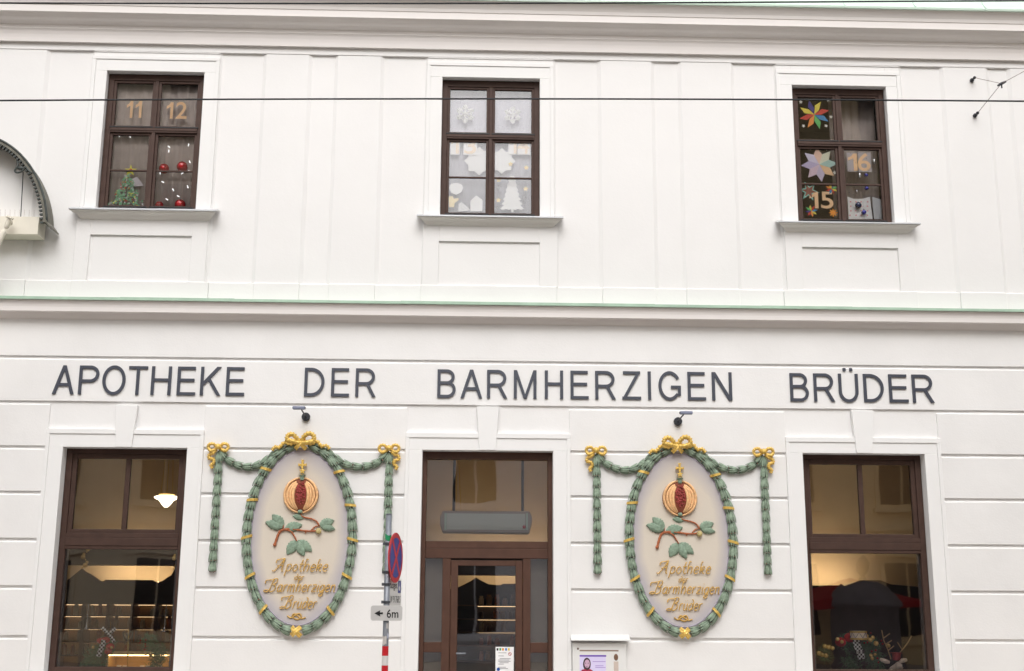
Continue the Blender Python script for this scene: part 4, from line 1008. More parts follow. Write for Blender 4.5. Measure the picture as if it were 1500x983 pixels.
for j, tz in ((0, 791), (1, 783)):
    for k in range(11):
        a_ = -PI*.98+k*PI*.9/10; vs.append((xp+.0325*math.cos(a_), YP+.0325*math.sin(a_), zy(tz)+.012*math.cos(k*.5)))
mb = MB(); mb.add(vs, [(k, k+1, k+12, k+11) for k in range(10)]); o = mb.obj('green_sticker', flat('sticker_green', 40, 150, 100, .4), SP, smooth=True)
# torn paper remains
for k, (py0, py1, a0, a1, c_) in enumerate(((932,944,-2.6,-1.2,(206,200,196)), (927,936,-1.1,-.3,(186,190,206)), (912,920,-1.4,-.6,(196,192,190)))):
    vs = []
    for j, tz in ((0, py1), (1, py0)):
        for q in range(9):
            a_ = a0+(a1-a0)*q/8; vs.append((xp+.0335*math.cos(a_), YP+.0335*math.sin(a_), zy(tz)+R.uniform(-.012, .012)))
    mb = MB(); mb.add(vs, [(q, q+1, q+10, q+9) for q in range(8)]); mb.obj('torn_paper', flat('torn_%d' % k, *c_), SP)
# round sign, plane running away from the street
ang = math.radians(77)
dv = Vector((math.cos(ang), math.sin(ang), 0)); nv = Vector((-math.sin(ang), math.cos(ang), 0))*-1      # nv points at the viewer's side
if nv.y > 0: nv = -nv
nv = Vector((math.sin(ang), -math.cos(ang), 0))
sc_c = at(579.4, 817, YP+.08)
def sprism(mb, poly, o0, o1, c):
    n = len(poly); f0 = [c+dv*a_+Vector((0, 0, b_))+nv*o1 for a_, b_ in poly]; f1 = [c+dv*a_+Vector((0, 0, b_))+nv*o0 for a_, b_ in poly]
    return mb.add(f0+f1, [tuple(range(n)), tuple(range(2*n-1, n-1, -1))]+[(i, i+n, (i+1) % n+n, (i+1) % n) for i in range(n)])
def circ(r, n=48, a0=0): return [(r*math.cos(2*PI*k/n+a0), r*math.sin(2*PI*k/n+a0)) for k in range(n)]
RS = .25
srd = flat('sign_red', 200, 30, 46, .35); sbl = flat('sign_blue', 38, 58, 150, .35)
o = sprism(MB(), circ(RS), -.004, .004, sc_c).obj('round_sign', srd, SP)
sprism(MB(), circ(RS*.80), .004, .006, sc_c).obj('blue_field', sbl, o)
for a_ in (math.radians(52), math.radians(128)):
    w = .022; L_ = RS*.82; ca, sa = math.cos(a_), math.sin(a_)
    sprism(MB(), [(ca*L_-sa*w, sa*L_+ca*w), (-ca*L_-sa*w, -sa*L_+ca*w), (-ca*L_+sa*w, -sa*L_-ca*w), (ca*L_+sa*w, sa*L_-ca*w)], .006, .0075+(.0008 if a_ < 1.5 else 0), sc_c).obj('red_bar', srd, o)
MB().tube([Vector((xp, YP, sc_c.z)), sc_c], .012, 8).obj('sign_bracket', steel, SP)
# white supplementary plate with wheelchair symbol
pw, ph_ = .40, .27
cpt = Vector((xp+.02, YP-.0, zy(868)))+dv*(.02+pw/2)
o = sprism(MB(), [(-pw/2, -ph_/2), (pw/2, -ph_/2), (pw/2, ph_/2), (-pw/2, ph_/2)], -.003, .003, cpt).obj('white_plate', white, SP)
sprism(MB(), [(.09, .0), (.185, .0), (.185, .12), (.09, .12)], .003, .0045, cpt).obj('blue_field', sbl, o)
sprism(MB(), [(a_*1.0+.13, b_+.045) for a_, b_ in circ(.025, 16)], .0045, .005, cpt).obj('wheelchair_wheel', white, o)
sprism(MB(), [(.125, .055), (.135, .055), (.135, .105), (.125, .105)], .0045, .0055, cpt).obj('wheelchair_figure', white, o)
def sign_text(s, u0, u1, v0, v1, c, d_, n_, off, parent, m=None):
    t = text_obj('sign_text', s, u0, u1, v0, v1, 0, .001, m or gasket, None)
    sgn = 1
    M_ = Matrix(((d_.x, -n_.x, 0, c.x+n_.x*off), (d_.y, -n_.y, 0, c.y+n_.y*off), (0, 0, 1, c.z), (0, 0, 0, 1)))
    t.data.transform(M_); t.parent = parent; t.matrix_parent_inverse = Matrix.Translation(-root_loc(parent)); return t
sign_text('ausgen.', -.18, .07, .02, .09, cpt, dv, nv, .0035, o); sign_text('W 91768 S', -.18, .18, -.10, -.03, cpt, dv, nv, .0035, o)
# distance plate facing the street
Yd = YP-.045
a_, b_ = at(543.3, 887, Yd), at(589, 909.5, Yd); cx_, cz_ = (a_.x+b_.x)/2, (at(566,886.5+.8,Yd).z+at(566,909,Yd).z)/2
hw, hh = (b_.x-a_.x)/2, (at(566,887,Yd).z-at(566,909.3,Yd).z)/2
rr = .025; poly = []
for qx, qz, a0 in ((hw-rr, hh-rr, 0), (-hw+rr, hh-rr, 90), (-hw+rr, -hh+rr, 180), (hw-rr, -hh+rr, 270)):
    for k in range(6): t = math.radians(a0+k*18); poly.append((cx_+qx+rr*math.cos(t), cz_+qz+rr*math.sin(t)))
o = MB().prism(poly, Yd-.003, Yd+.003).obj('distance_plate', flat('plate_grey', 206, 204, 202, .5), SP)
def pc_(cx, cy): return (X(535+cx/6.871, 840+cy/6.871, Yd-.004), Z(535+cx/6.871, 840+cy/6.871, Yd-.004))
ar = [(92,402),(152,370),(148,393),(178,391),(178,411),(148,411),(152,434)]
MB().prism([pc_(*q) for q in ar], Yd-.0055, Yd-.003).obj('arrow', gasket, o)
q0, q1 = pc_(216,447), pc_(335,362)
text_obj('sign_text', '6m', q0[0], q1[0], q0[1], q1[1], Yd-.003, .002, gasket, o, bold=.01)

# ------------------------------------------------------------------ overhead wires
def wire(name, pts, r, m, label, cat, sag=0):
    P_ = [Vector(p) for p in pts]
    return tag(MB().tube(P_, r, 6).obj(name, m, None), label, cat)
def ext(p, q, k): return p+(q-p)*k
A, Bq = at(0, 147.3, -5), at(1500, 148.3, -5); mid = at(750, 144.6, -5)
pts = [A.lerp(Bq, t)+Vector((0, 0, (mid.z-(A.z+Bq.z)/2)*(1-(2*t-1)**2))) for t in [i/10 for i in range(-14, 25)]]
pts = []
for i in range(-20, 31):
    t = i/10; z_ = A.z+(Bq.z-A.z)*t+(mid.z-(A.z+Bq.z)/2)*(1-min(1.0, abs(2*t-1))**2); pts.append(Vector((A.x+(Bq.x-A.x)*t, -5, z_)))
wire('tram_wire', pts, .0082, cable, 'black overhead wire crossing in front of the upper windows', 'wire')
A, Bq = at(0, 4, -5), at(1500, 1.0, -5); mid = at(600, 4.8, -5)
pts = []
for i in range(-20, 31):
    t = i/10; z_ = A.z+(Bq.z-A.z)*t+(mid.z-(A.z*.6+Bq.z*.4))*(1-min(1.0, abs(2*t-.9))**2); pts.append(Vector((A.x+(Bq.x-A.x)*t, -5, z_)))
wire('tram_wire', pts, .0085, cable, 'black overhead wire along the very top edge of the facade view', 'wire')
GW = thing('span_wire_anchor', at(1423, 118, 0), 'thin forked span wire fixed to the upper wall by two hooks at the right', 'wire')
J = at(1467, 122.5, -.9)
for (a_, b_) in ((1423.5,118), (1428,169.5)):
    c = at(a_, b_, 0); mb = MB(); mb.tube([(c.x, 0, c.z), (c.x, -.02, c.z)], .028, 12); mb.tube([(c.x, -.02, c.z), (c.x, -.09, c.z+.005)], .011, 8); mb.ball((c.x, -.09, c.z), .022, 10, 6)
    o = mb.obj('wall_hook', darkm, GW, smooth=False)
    MB().tube([(c.x, -.09, c.z), J], .0035, 5).obj('guy_wire', thin, GW)
mb = MB(); mb.tube([J+Vector((-.05, 0, -.03)), J, J+Vector((.06, 0, .03))], [.012, .02, .012], 8); mb.tube([J, J+Vector((0, 0, -.06))], .01, 6); mb.obj('shackle', darkm, GW)
E2 = at(1500, 104.5, -1.6); MB().tube([J, E2, ext(J, E2, 12)], .0035, 5).obj('span_wire', thin, GW)

# ------------------------------------------------------------------ copper canopy, stone block and statue at the left edge
Yf = -.30
def arc(a0, a1, n, rx=105, ry=130, cx=-25, cy=335, Y=0): return [at(cx+rx*math.cos(a0+(a1-a0)*k/n), cy-ry*math.sin(a0+(a1-a0)*k/n), Y) for k in range(n+1)]
# front arc measured in the picture, both edges share the real curve at different depths
def arcw(off, n=40):
    base = arc(0, PI, n, 105, 126, -26, 336, 0)
    c = at(-26, 336, 0); out = []
    for p in base:
        d = p-c; L_ = d.length; out.append(c+d*((L_+off)/L_))
    return out
HC = thing('arched_canopy', (at(-26, 336, 0).x, 0, at(-26,336,0).z), 'weathered green copper arched canopy with toothed inner edge at the left edge of the facade', 'canopy')
outer, inner = arcw(.0), arcw(-.035)
vs = []; fs = []
n = len(outer)
for p, q in zip(outer, inner):
    vs += [Vector((p.x, 0, p.z)), Vector((p.x, Yf, p.z)), Vector((q.x, Yf, q.z)), Vector((q.x, 0, q.z))]
for i in range(n-1):
    for k in range(4): fs.append((4*i+k, 4*i+(k+1) % 4, 4*i+4+(k+1) % 4, 4*i+4+k))
fs += [(0, 1, 2, 3), (4*n-4, 4*n-1, 4*n-2, 4*n-3)]
mb = MB(); mb.add(vs, fs); mb.obj('hood', copper, HC, smooth=False)
rim = arcw(.012); mb = MB(); mb.tube([Vector((p.x, Yf, p.z)) for p in rim], .014, 8); mb.obj('rim_roll', copperd, HC, smooth=True)
den = arcw(-.055, 130)
for i, p in enumerate(den):
    if i % 2: continue
    q = den[min(i+1, len(den)-1)] if i < len(den)-1 else den[i-1]
    t = (Vector(q)-Vector(p)).normalized(); s_ = Vector((t.z, 0, -t.x)); c = Vector((p.x, Yf+.02, p.z))
    vs = [c+t*a_*.010+s_*b_*.020+Vector((0, y_, 0)) for a_ in (-1, 1) for b_ in (-1, 1) for y_ in (-.02, .02)]
    MB().add(vs, [(0,1,3,2),(4,6,7,5),(0,4,5,1),(2,3,7,6),(0,2,6,4),(1,5,7,3)]).obj('dentil', copperd, HC)
for sg in (0, 1):
    p = outer[0] if sg == 0 else outer[-1]; d = -1 if sg == 0 else 1
    p = Vector((p.x, 0, p.z)); 
    mb = MB(); mb.add([p+Vector((.0*d, 0, .03)), p+Vector((0, Yf-.04, .03)), p+Vector((-d*.07, Yf-.04, -.06)), p+Vector((-d*.07, 0, -.06)), p+Vector((0, 0, .0)), p+Vector((0, Yf-.04, 0)), p+Vector((-d*.07, Yf-.04, -.085)), p+Vector((-d*.07, 0, -.085))],
                      [(0,1,2,3),(4,7,6,5),(0,4,5,1),(1,5,6,2),(2,6,7,3),(3,7,4,0)])
    mb.obj('flared_end', copper, HC, bev=.004)
mb = MB(); P_ = smooth_path([(*at(24,232,Yf)[:1], Yf+.03, at(24,232,Yf).z)]+[(at(a_,b_,Yf).x, Yf+.0, at(a_,b_,Yf).z) for a_, b_ in ((26,243),(22,250),(25,253),(32,251),(37,245),(40,248),(47,254))], 6)
mb.tube(P_, .012, 8); c = at(30, 246, Yf); mb.ball((c.x, Yf+.01, c.z), .045, 12, 8, sy=.5, sz=.6); mb.obj('scroll_ornament', copperd, HC, smooth=True)
a_, b_ = at(34, 252, Yf+.1), at(28, 318, Yf+.1); xr_ = (a_.x+b_.x)/2
MB().tube([(a_.x, Yf+.1, a_.z), (b_.x+.02, Yf+.1, b_.z)], .006, 6).obj('tie_rod', darkm, HC)
# stone block
Yk = -.24
k0, k1 = at(57.5, 317.5, Yk), at(57.5, 343.5, Yk)
SB = thing('stone_block', (k0.x-.8, 0, k1.z), 'cream stone block projecting from the wall under the copper canopy', 'block')
MB().box(k0.x-1.45, k0.x, Yk, .02, k1.z, k0.z).obj('block', stone, SB, bev=.004)
mb = MB()
for k in range(46):
    q = k0.x-.01-k*.03; yb = Yk+.03+.03*(k % 2)
    mb.tube([(q, yb, k0.z), (q+(.012 if k % 2 else -.012), yb-.01, k0.z+.10)], .0012, 4)
mb.obj('bird_spikes', mat('spike_wire', S(190, 180, 176), .4, metal=.4), SB)
# statue: one continuous carved body, arm raised to the block
hx = at(11, 329, Yk-.10)
J_ = {}
def skin_obj(name, verts, edges, radii, m, parent, root=0, sub=2):
    me = bpy.data.meshes.new(name); me.from_pydata(verts, edges, []); me.materials.append(m)
    o = bpy.data.objects.new(name, me); COL.objects.link(o)
    md = o.modifiers.new('skin', 'SKIN'); md.use_smooth_shade = True
    for i, r_ in enumerate(radii):
        me.skin_vertices[0].data[i].radius = (r_, r_) if not isinstance(r_, tuple) else r_
    me.skin_vertices[0].data[root].use_root = True
    s_ = o.modifiers.new('sub', 'SUBSURF'); s_.levels = sub; s_.render_levels = sub
    if parent is not None: o.parent = parent; o.matrix_parent_inverse = Matrix.Translation(-root_loc(parent))
    return o
ST = thing('stone_statue', (hx.x-.62, -.35, hx.z-1.75), 'white carved statue with raised forearm and fist holding the stone block at the left edge', 'statue')
W_ = Vector((hx.x, hx.y, hx.z)); el = at(-22, 392, Yk-.12); bxv = Vector((hx.x-.62, -.38, hx.z-.75))
V_ = [bxv, bxv+Vector((0, 0, .35)), bxv+Vector((0, 0, .52)), bxv+Vector((.0, -.01, .66)), bxv+Vector((0, -.02, .80)),
      bxv+Vector((.17, 0, .44)), el, W_+(el-W_)*.32, W_+(el-W_)*.12, bxv+Vector((-.17, 0, .44)), bxv+Vector((-.3, -.02, .25)), bxv+Vector((-.33, -.02, .6)),
      bxv+Vector((0, 0, -.4)), bxv+Vector((0, 0, -.95))]
E_ = [(0,1),(1,2),(2,3),(3,4),(1,5),(5,6),(6,7),(7,8),(1,9),(9,10),(10,11),(0,12),(12,13)]
skin_obj('body', V_, E_, [.15,.16,.07,.085,.08,.075,.052,.042,.034,.075,.05,.035,.17,.2], stone, ST, 0, 2)
# clenched hand: palm plus four curled fingers and a thumb
mb = MB(); ad = (W_-el).normalized()
hv = [W_+(el-W_)*.10, W_+ad*.03, W_+ad*.075]
hand = skin_obj('hand', hv, [(0,1),(1,2)], [.030, (.042,.034), (.040,.030)], stone, ST, 1, 2)
side = ad.cross(Vector((0, -1, 0))).normalized()
for k in range(4):
    b0 = W_+ad*.075+side*(-.036+.024*k)+Vector((0, -.012, 0))
    L_ = (.030, .036, .034, .027)[k]
    pv = [b0, b0+ad*L_*.7+Vector((0, -.012, 0)), b0+ad*L_*.6+Vector((0, -.040, -.004)), b0+ad*.0+Vector((0, -.048, -.006))]
    fo = skin_obj('finger', pv, [(0,1),(1,2),(2,3)], [.0125, .0125, .0115, .010], stone, hand, 0, 2)
b0 = W_+ad*.01+side*.045
skin_obj('thumb', [b0, b0+ad*.03+side*.012+Vector((0, -.03, 0)), b0+ad*.055-side*.01+Vector((0, -.052, 0))], [(0,1),(1,2)], [.014, .013, .010], stone, hand, 0, 2)
# niche ledge carrying the statue
MB().box(hx.x-1.0, hx.x-.24, -.62, .02, hx.z-1.86, hx.z-1.76).obj('niche_ledge', mould, B, bev=.01)

# ------------------------------------------------------------------ upper window decorations
YG = .158
def star_poly(c, r, n, inner, rot=PI/2): return [(c.x+(r if k % 2 == 0 else r*inner)*math.cos(rot+k*PI/n), c.z+(r if k % 2 == 0 else r*inner)*math.sin(rot+k*PI/n)) for k in range(2*n)]
def px(p): return p/118.
def numeral(chars, m, label, bold=.02, Y=YG, card=None):
    first = chars[0]
    T = thing('paper_numeral', at(first[1], first[4], Y), label, 'paper number')
    for ch, a_, b_, y0_, y1_ in chars:
        p, q = at(a_, y1_, Y), at(b_, y0_, Y)
        if ch == '1': w_, h_ = q.x-p.x, q.z-p.z; MB().prism([(p.x+w_*u_, p.z+h_*v_) for u_, v_ in ((0,.58),(0,.76),(.35,.84),(.60,1),(1,1),(1,0),(.58,0),(.58,.72))], Y-.002, Y).obj('digit', m, T)
        else: text_obj('digit', ch, p.x, q.x, p.z, q.z, Y, .002, m, T, bold=.012)
        if card: MB().box(p.x-.012, q.x+.012, Y+.001, Y+.003, p.z-.012, q.z+.012).obj('backing_card', card, T)
pcard = mat('pale_backing_card', S(196, 190, 196), .8)
numeral([('1',184.5,195.6,148,172.6),('1',197.5,208.6,148,172.6)], cutout, 'peach paper number 11 in the upper left pane of the left window', .035)
numeral([('1',243,254.5,150,173.7),('2',256.8,275,149.5,173.9)], cutout, 'peach paper number 12 in the upper right pane of the left window', .035)
numeral([('1',661,672.4,202,225),('3',680,698,201.5,225.5)], cutout2, 'pale paper number 13 in the left pane of the middle window', .035, card=paper)
numeral([('1',746,757,202.5,225),('4',757.9,775.6,202.5,225)], cutout2, 'pale paper number 14 in the right pane of the middle window, over the white tree', .035, card=paper)
numeral([('1',1186.5,1198,281,305),('5',1203,1220,281,305.5)], cutout, 'peach paper number 15 in the lower left pane of the right window', .035)
numeral([('1',1243,1255,225,250),('6',1257,1274,224.5,250.5)], cutout, 'peach paper number 16 in the right window', .035, card=pcard)
# baubles
def bauble(cx, cy, r, m, label, cat='bauble', grp=None, Y=.21, hang=.25):
    c = at(cx, cy, Y); T = thing('christmas_bauble', c, label, cat, grp)
    MB().ball(c, px(r), 20, 14).obj('ball', m, T, smooth=True)
    MB().tube([c+Vector((0, 0, px(r))), c+Vector((0, 0, px(r)+.012))], .007, 8).obj('cap', silver, T)
    MB().tube([c+Vector((0, 0, px(r)+.01)), c+Vector((0, 0, px(r)+hang))], .0008, 4).obj('thread', silver, T)
gb = 'red baubles in the left upper window'
bauble(240.2, 247, 7.8, red, 'dark red bauble left of a pair level with the glazing bar, left window', grp=gb); bauble(266.8, 244.3, 8.4, red, 'dull red bauble right of a pair level with the glazing bar, left window', grp=gb)
bauble(233.2, 301, 6.4, red, 'red bauble at the very bottom beside the centre post, left window', grp=gb); bauble(263.8, 300, 8.4, red, 'red bauble at the bottom right of the left upper window', grp=gb)
SL = thing('string_lights', at(250, 200, .18), 'scattered small white lights hanging in the right half of the left upper window', 'string lights')
lit = mat('white_bulb', (.95, .95, .95, 1), .4, emit=(1, 1, 1, 1), es=.8)
for a_, b_, c_ in ((800,120,.6),(835,112,1.4),(853,138,.3),(940,122,.9),(1038,115,-.3),(1122,128,.4),(1105,245,-.2),(888,265,.9),(886,312,0),(1118,432,.4),(820,655,1.2),(1096,708,.4),(935,742,.5),(990,812,1.1),(865,847,1),(1035,560,-1),(790,555,.2),(880,540,1.4),(337,133,.15),(458,140,.1),(642,120,0),(1100,535,-.9),(640,125,0.1)):
    c = at(130+a_/7.56, 180+b_/7.56, .17); l_ = .018 if a_ > 700 else .03; d = Vector((math.sin(c_), 0, -math.cos(c_)))*l_
    MB().tube([c-d, c+d], .0065, 6).obj('light_bulb', lit, SL)
# window-paint christmas tree
PT = thing('painted_tree', at(188, 300, YG), 'colourful speckled christmas tree picture on the lower left pane of the left window', 'window picture')
rg = random.Random(21)
def flecks(name, m, n, r0, r1, ymin=.0, parent=PT, Yq=YG):
    mb = MB(); k = 0
    while k < n:
        v = rg.random(); w = (1-v)*26*(.75+.25*((v*3.2) % 1 < .5))+1.5; u_ = rg.uniform(-1, 1)
        if rg.random() < .35 and abs(u_) < .5: continue
        c = at(187.5+(1-v)*-3+u_*w, 302-v*50, Yq); r_ = rg.uniform(r0, r1); a0 = rg.uniform(0, 3); yo = Yq-rg.uniform(0, .004)
        mb.prism([(c.x+r_*math.cos(a0+q*PI/3)*rg.uniform(.5, 1.3), c.z+r_*math.sin(a0+q*PI/3)*rg.uniform(.5, 1.3)) for q in range(6)], yo-.0008, yo); k += 1
    mb.obj(name, m, parent)
flecks('green_dabs', flat('paint_green', 120, 180, 140), 210, .008, .018); flecks('white_dabs', flat('paint_white', 190, 190, 190), 60, .006, .02)
flecks('red_dabs', flat('paint_red', 206, 58, 44), 34, .008, .013); flecks('yellow_dabs', flat('paint_yellow', 232, 224, 80), 28, .008, .012)
c = at(191.5, 250, YG); MB().prism(star_poly(c, .085, 5, .35), YG-.006, YG-.004).obj('tree_star', flat('paint_yellow', 222, 214, 70), PT)
MB().prism(disc(191.5, 249.5, 2.6, 2.2, YG-.007), YG-.009, YG-.007).obj('star_centre', flat('paint_red', 176, 58, 44), PT)
MB().prism([(X(a_,b_,.16), Z(a_,b_,.16)) for a_, b_ in ((200,258),(210,271),(197,273),(188,264))], .178, .180).obj('white_patch', pcard, PT)
# middle window paper decorations
def snowflake(cx, cy, r, label, m=paper, Y=YG, nm='paper_snowflake', grp=None):
    c = at(cx, cy, Y); T = MB(); R_ = px(r)
    for k in range(6):
        a_ = PI/6+k*PI/3; d = Vector((math.cos(a_), 0, math.sin(a_)))
        T.tube([c+Vector((0, -.0003*k, 0)), c+d*R_+Vector((0, -.0003*k, 0))], R_*.11, 4)
        for f_, l_ in ((.45, .36), (.72, .28)):
            for s_ in (-1, 1):
                e = Vector((math.cos(a_+s_*PI/3.4), 0, math.sin(a_+s_*PI/3.4))); T.tube([c+d*R_*f_, c+d*R_*f_+e*R_*l_], R_*.10, 4)
    T.prism(star_poly(c, R_*.36, 6, .7), c.y-.003, c.y)
    return tag(T.obj(nm, m, None), label, 'snowflake', grp)
gs = 'paper snowflakes in the middle upper window'
snowflake(681.5, 167, 15, 'white paper snowflake in the upper left pane of the middle window', grp=gs); snowflake(751, 168.5, 14, 'white paper snowflake in the upper right pane of the middle window', grp=gs)
def paper_shape(name, pts, m, label, cat, Y=YG, th=.002): return tag(MB().prism([(X(a_,b_,Y), Z(a_,b_,Y)) for a_, b_ in pts], Y-th, Y).obj(name, m, None), label, cat)
def mw(lst): return [(640+a_/7.56, 190+b_/7.56) for a_, b_ in lst]
T = thing('paper_winter_tree', at(750, 310, YG), 'large white ruffled paper tree in the bottom right pane of the middle window', 'paper tree')
mb = MB(); Yt = YG
for k in range(7):
    t = k/6; cy = 263+t*40; w = 5.5+t*12.0
    pts = [(750-w*.5, cy-5)]+[(750+w*(-1+q/4), cy+3.0+1.5*(q % 2)) for q in range(9)]+[(750+w*.5, cy-5)]
    mb.prism([(X(a_,b_,Yt), Z(a_,b_,Yt)) for a_, b_ in pts], Yt-.008+.001*k, Yt-.0074+.001*k)
mb.obj('ruffles', paper, T)
MB().box(*bx(749, 304, 752, 311, YG+.004, .002)).obj('trunk', paper, T)
paper_shape('paper_house', mw([(370,790),(438,728),(505,780),(503,905),(372,905)]), paper, 'white paper house in the bottom left pane of the middle window', 'paper house')
paper_shape('paper_hill', mw([(235,905),(240,820),(275,805),(330,850),(372,895)]), mat('white_paper_hill', (.8, .8, .82, 1), .8), 'small white paper fir hill left of the paper house, middle window', 'paper shape', YG+.004)
paper_shape('paper_cloud', mw([(135,640),(160,600),(215,588),(270,605),(292,640),(270,690),(215,722),(160,700)]), paper, 'white round paper cloud at the left edge of the middle window', 'paper cloud')
paper_shape('paper_figure', mw([(130,740),(175,735),(185,765),(238,758),(240,780),(195,815),(190,860),(135,858)]), flat('pale_yellow_card', 246, 226, 170), 'pale yellow paper figure low in the left corner of the middle window', 'paper figure')
T = thing('large_paper_star', at(718, 235, YG), 'large white paper snow shape behind the centre post of the middle window', 'paper shape')
c = at(700, 236, YG+.02); MB().prism(star_poly(at(702, 236, YG+.02), .20, 8, .78), YG+.018, YG+.02).obj('left_half', paper, T); MB().prism(star_poly(at(735, 236, YG+.02), .18, 8, .78), YG+.015, YG+.017).obj('right_half', paper, T)
gy = 'small yellow paper stars in the middle upper window'
yel = flat('yellow_card', 246, 220, 150)
for (a_, b_), wh in zip(((815,380),(990,422),(685,558),(983,655),(680,782)), ('beside the centre post above the glazing bar', 'at the right edge above the glazing bar', 'left of the white paper tree top', 'right of the white paper tree', 'low to the left of the white paper tree')):
    tag(MB().prism(star_poly(at(640+a_/7.56, 190+b_/7.56, YG), .034, 5, .62), YG-.002, YG).obj('yellow_star', yel, None), 'small yellow paper star %s, middle window' % wh, 'paper star', gy)
gk = flat('grey_card', 150, 146, 152)
for (a_, b_), wh in zip(((680,645),(968,750),(675,868)), ('above the low yellow star', 'right of the white paper tree', 'in the bottom corner by the centre post')):
    snowflake(640+a_/7.56, 190+b_/7.56, 3.6, 'tiny grey snowflake %s, middle window' % wh, gk, YG, 'tiny_snowflake', 'tiny grey snowflakes in the middle window')
# right window stars
def rw1(a_, b_): return (1150+a_/8.194, 110+b_/8.194)
def rw2(a_, b_): return (1150+a_/7.56, 200+b_/7.56)
wst = flat('white_star_card', 236, 234, 226)
gw = 'small white paper stars in the right upper window'
pos_ = [(rw1(188,325),'top left corner of the rainbow star pane'),(rw1(515,302),'top right corner of the rainbow star pane'),(rw1(220,610),'below left of the rainbow star'),(rw1(490,608),'below right of the rainbow star'),(rw1(550,503),'right of the rainbow star'),
 (rw1(223,852),'far left above the pastel star'),(rw1(305,878),'nearer left above the pastel star'),(rw1(493,887),'nearer right above the pastel star'),(rw1(550,865),'far right above the pastel star'),(rw2(550,400),'below right of the pastel star')]
for i, ((a_, b_), wh) in enumerate(pos_):
    tag(MB().prism(star_poly(at(a_, b_, YG), .028, 5, .5, PI/2+i*.3), YG-.002, YG).obj('white_star', wst, None), 'small white paper star, %s, right window' % wh, 'paper star', gw)
RC = {'y': (236,218,90), 'r': (212,70,60), 'b': (70,150,206), 'g': (110,200,120), 'o': (244,160,80), 'v': (84,74,140)}
def pinwheel(cx, cy, r, cols, rot, label, nm='folded_star', inner=.45, sym=False):
    c = at(cx, cy, YG); T = thing(nm, c, label, 'paper star'); n = len(cols); R_ = px(r)
    for k, q in enumerate(cols):
        a_ = rot-k*2*PI/n; h = PI/n
        pl_ = [(c.x, c.z), (c.x+R_*.62*math.cos(a_+h*.95), c.z+R_*.62*math.sin(a_+h*.95)), (c.x+R_*math.cos(a_), c.z+R_*math.sin(a_)), (c.x+R_*inner*math.cos(a_-h*.8), c.z+R_*inner*math.sin(a_-h*.8))]
        if sym: pl_ = [(c.x, c.z), (c.x+R_*inner*math.cos(a_+h), c.z+R_*inner*math.sin(a_+h)), (c.x+R_*math.cos(a_), c.z+R_*math.sin(a_)), (c.x+R_*inner*math.cos(a_-h), c.z+R_*inner*math.sin(a_-h))]
        cc = RC[q] if isinstance(q, str) else q
        MB().prism(pl_, YG-.003-.0006*k, YG-.0006*k).obj('blade', flat('card_%d_%d_%d' % cc, *cc), T)
a_, b_ = rw1(350,475)
pinwheel(a_, b_, 25.5, ['y','r','b','g','o','r','y','v'], math.radians(62), 'large rainbow coloured folded paper star in the top left pane of the right window')
a_, b_ = rw2(378,310)
pinwheel(a_, b_, 29.5, [(238,204,186),(226,226,206),(180,212,206),(236,200,160),(206,196,220),(222,200,214),(200,190,222),(214,208,226)], math.radians(95), 'large pastel folded paper star in the left pane below the transom, right window', 'pastel_star', .60, True)
a_, b_ = rw2(515,580); pinwheel(a_, b_, 10, ['y','v','g','y','r','b','r','o'], 1.9, 'small rainbow pinwheel above the number 15, right window')
a_, b_ = rw2(290,825); pinwheel(a_, b_, 10.5, ['y','r','b','y','o','r','v','g'], 1.7, 'small rainbow pinwheel in the bottom left corner of the right window')
a_, b_ = rw2(265,605); c = at(a_, b_, YG)
T = thing('bordered_star', c, 'turquoise edged paper star with brown centre left of the number 15', 'paper star')
MB().prism(star_poly(c, px(17), 6, .42, .9), YG-.0015, YG).obj('star_border', flat('turquoise_card', 160, 218, 206), T); MB().prism(star_poly(c, px(12), 6, .42, .9), YG-.003, YG-.0016).obj('star_centre', flat('brown_card', 150, 96, 84), T)
a_, b_ = rw2(532,845); c = at(a_, b_, YG)
tag(MB().prism([(c.x+px(7.2)*(.72+.28*math.cos(8*q*PI/32))*math.cos(q*PI/32), c.z+px(7.2)*(.72+.28*math.cos(8*q*PI/32))*math.sin(q*PI/32)) for q in range(64)], YG-.002, YG).obj('paper_flower', flat('orange_card', 244, 160, 60), None), 'orange paper flower in the bottom corner beside the centre post, right window', 'paper flower')
gbb = 'blue baubles in the right upper window'
for (a_, b_, r_), wh in zip(((897,427,3.2),(902,573,3.4),(872,838,3.8)), ('below the number 16', 'above the printed card', 'in front of the printed card, lower right')):
    q = rw2(a_, b_); bauble(q[0], q[1], r_, blue, 'small shiny blue bauble %s' % wh, grp=gbb, Y=.17, hang=.12)
q = rw2(810,762); bauble(q[0], q[1], 5, flat('navy_gloss', 34, 38, 66, .15), 'larger dark navy bauble in front of the printed card, right window', grp=gbb, Y=.17)
for (a_, b_, l_), wh in zip(((985,272,5.5),(826,430,5.5),(795,608,3.5)), ('right of the number 16', 'below the number 16', 'left of the upper blue bauble in the bottom pane')):
    q = rw2(a_, b_); c = at(*q, .17); T = thing('glass_drop', c, 'silver glass drop ornament %s' % wh, 'ornament', 'silver drops in the right upper window')
    MB().ball(c, px(l_), 12, 8, sx=.45, sy=.45).obj('drop', silver, T, smooth=True); MB().tube([c, c+Vector((0, 0, .2))], .0008, 4).obj('thread', silver, T)
paper_shape('printed_card', [rw2(*q) for q in ((690,665),(760,690),(860,688),(938,668),(970,915),(705,915))], paper, 'white printed paper card standing in the bottom right pane of the right window', 'card', .22)
mb = MB()
for q in range(16):
    a_, b_ = rw2(715+(q % 4)*62+rg.uniform(-6, 6), 715+(q//4)*50); mb.box(*bx(a_, b_, a_+2.2, b_+2, .217, .001))
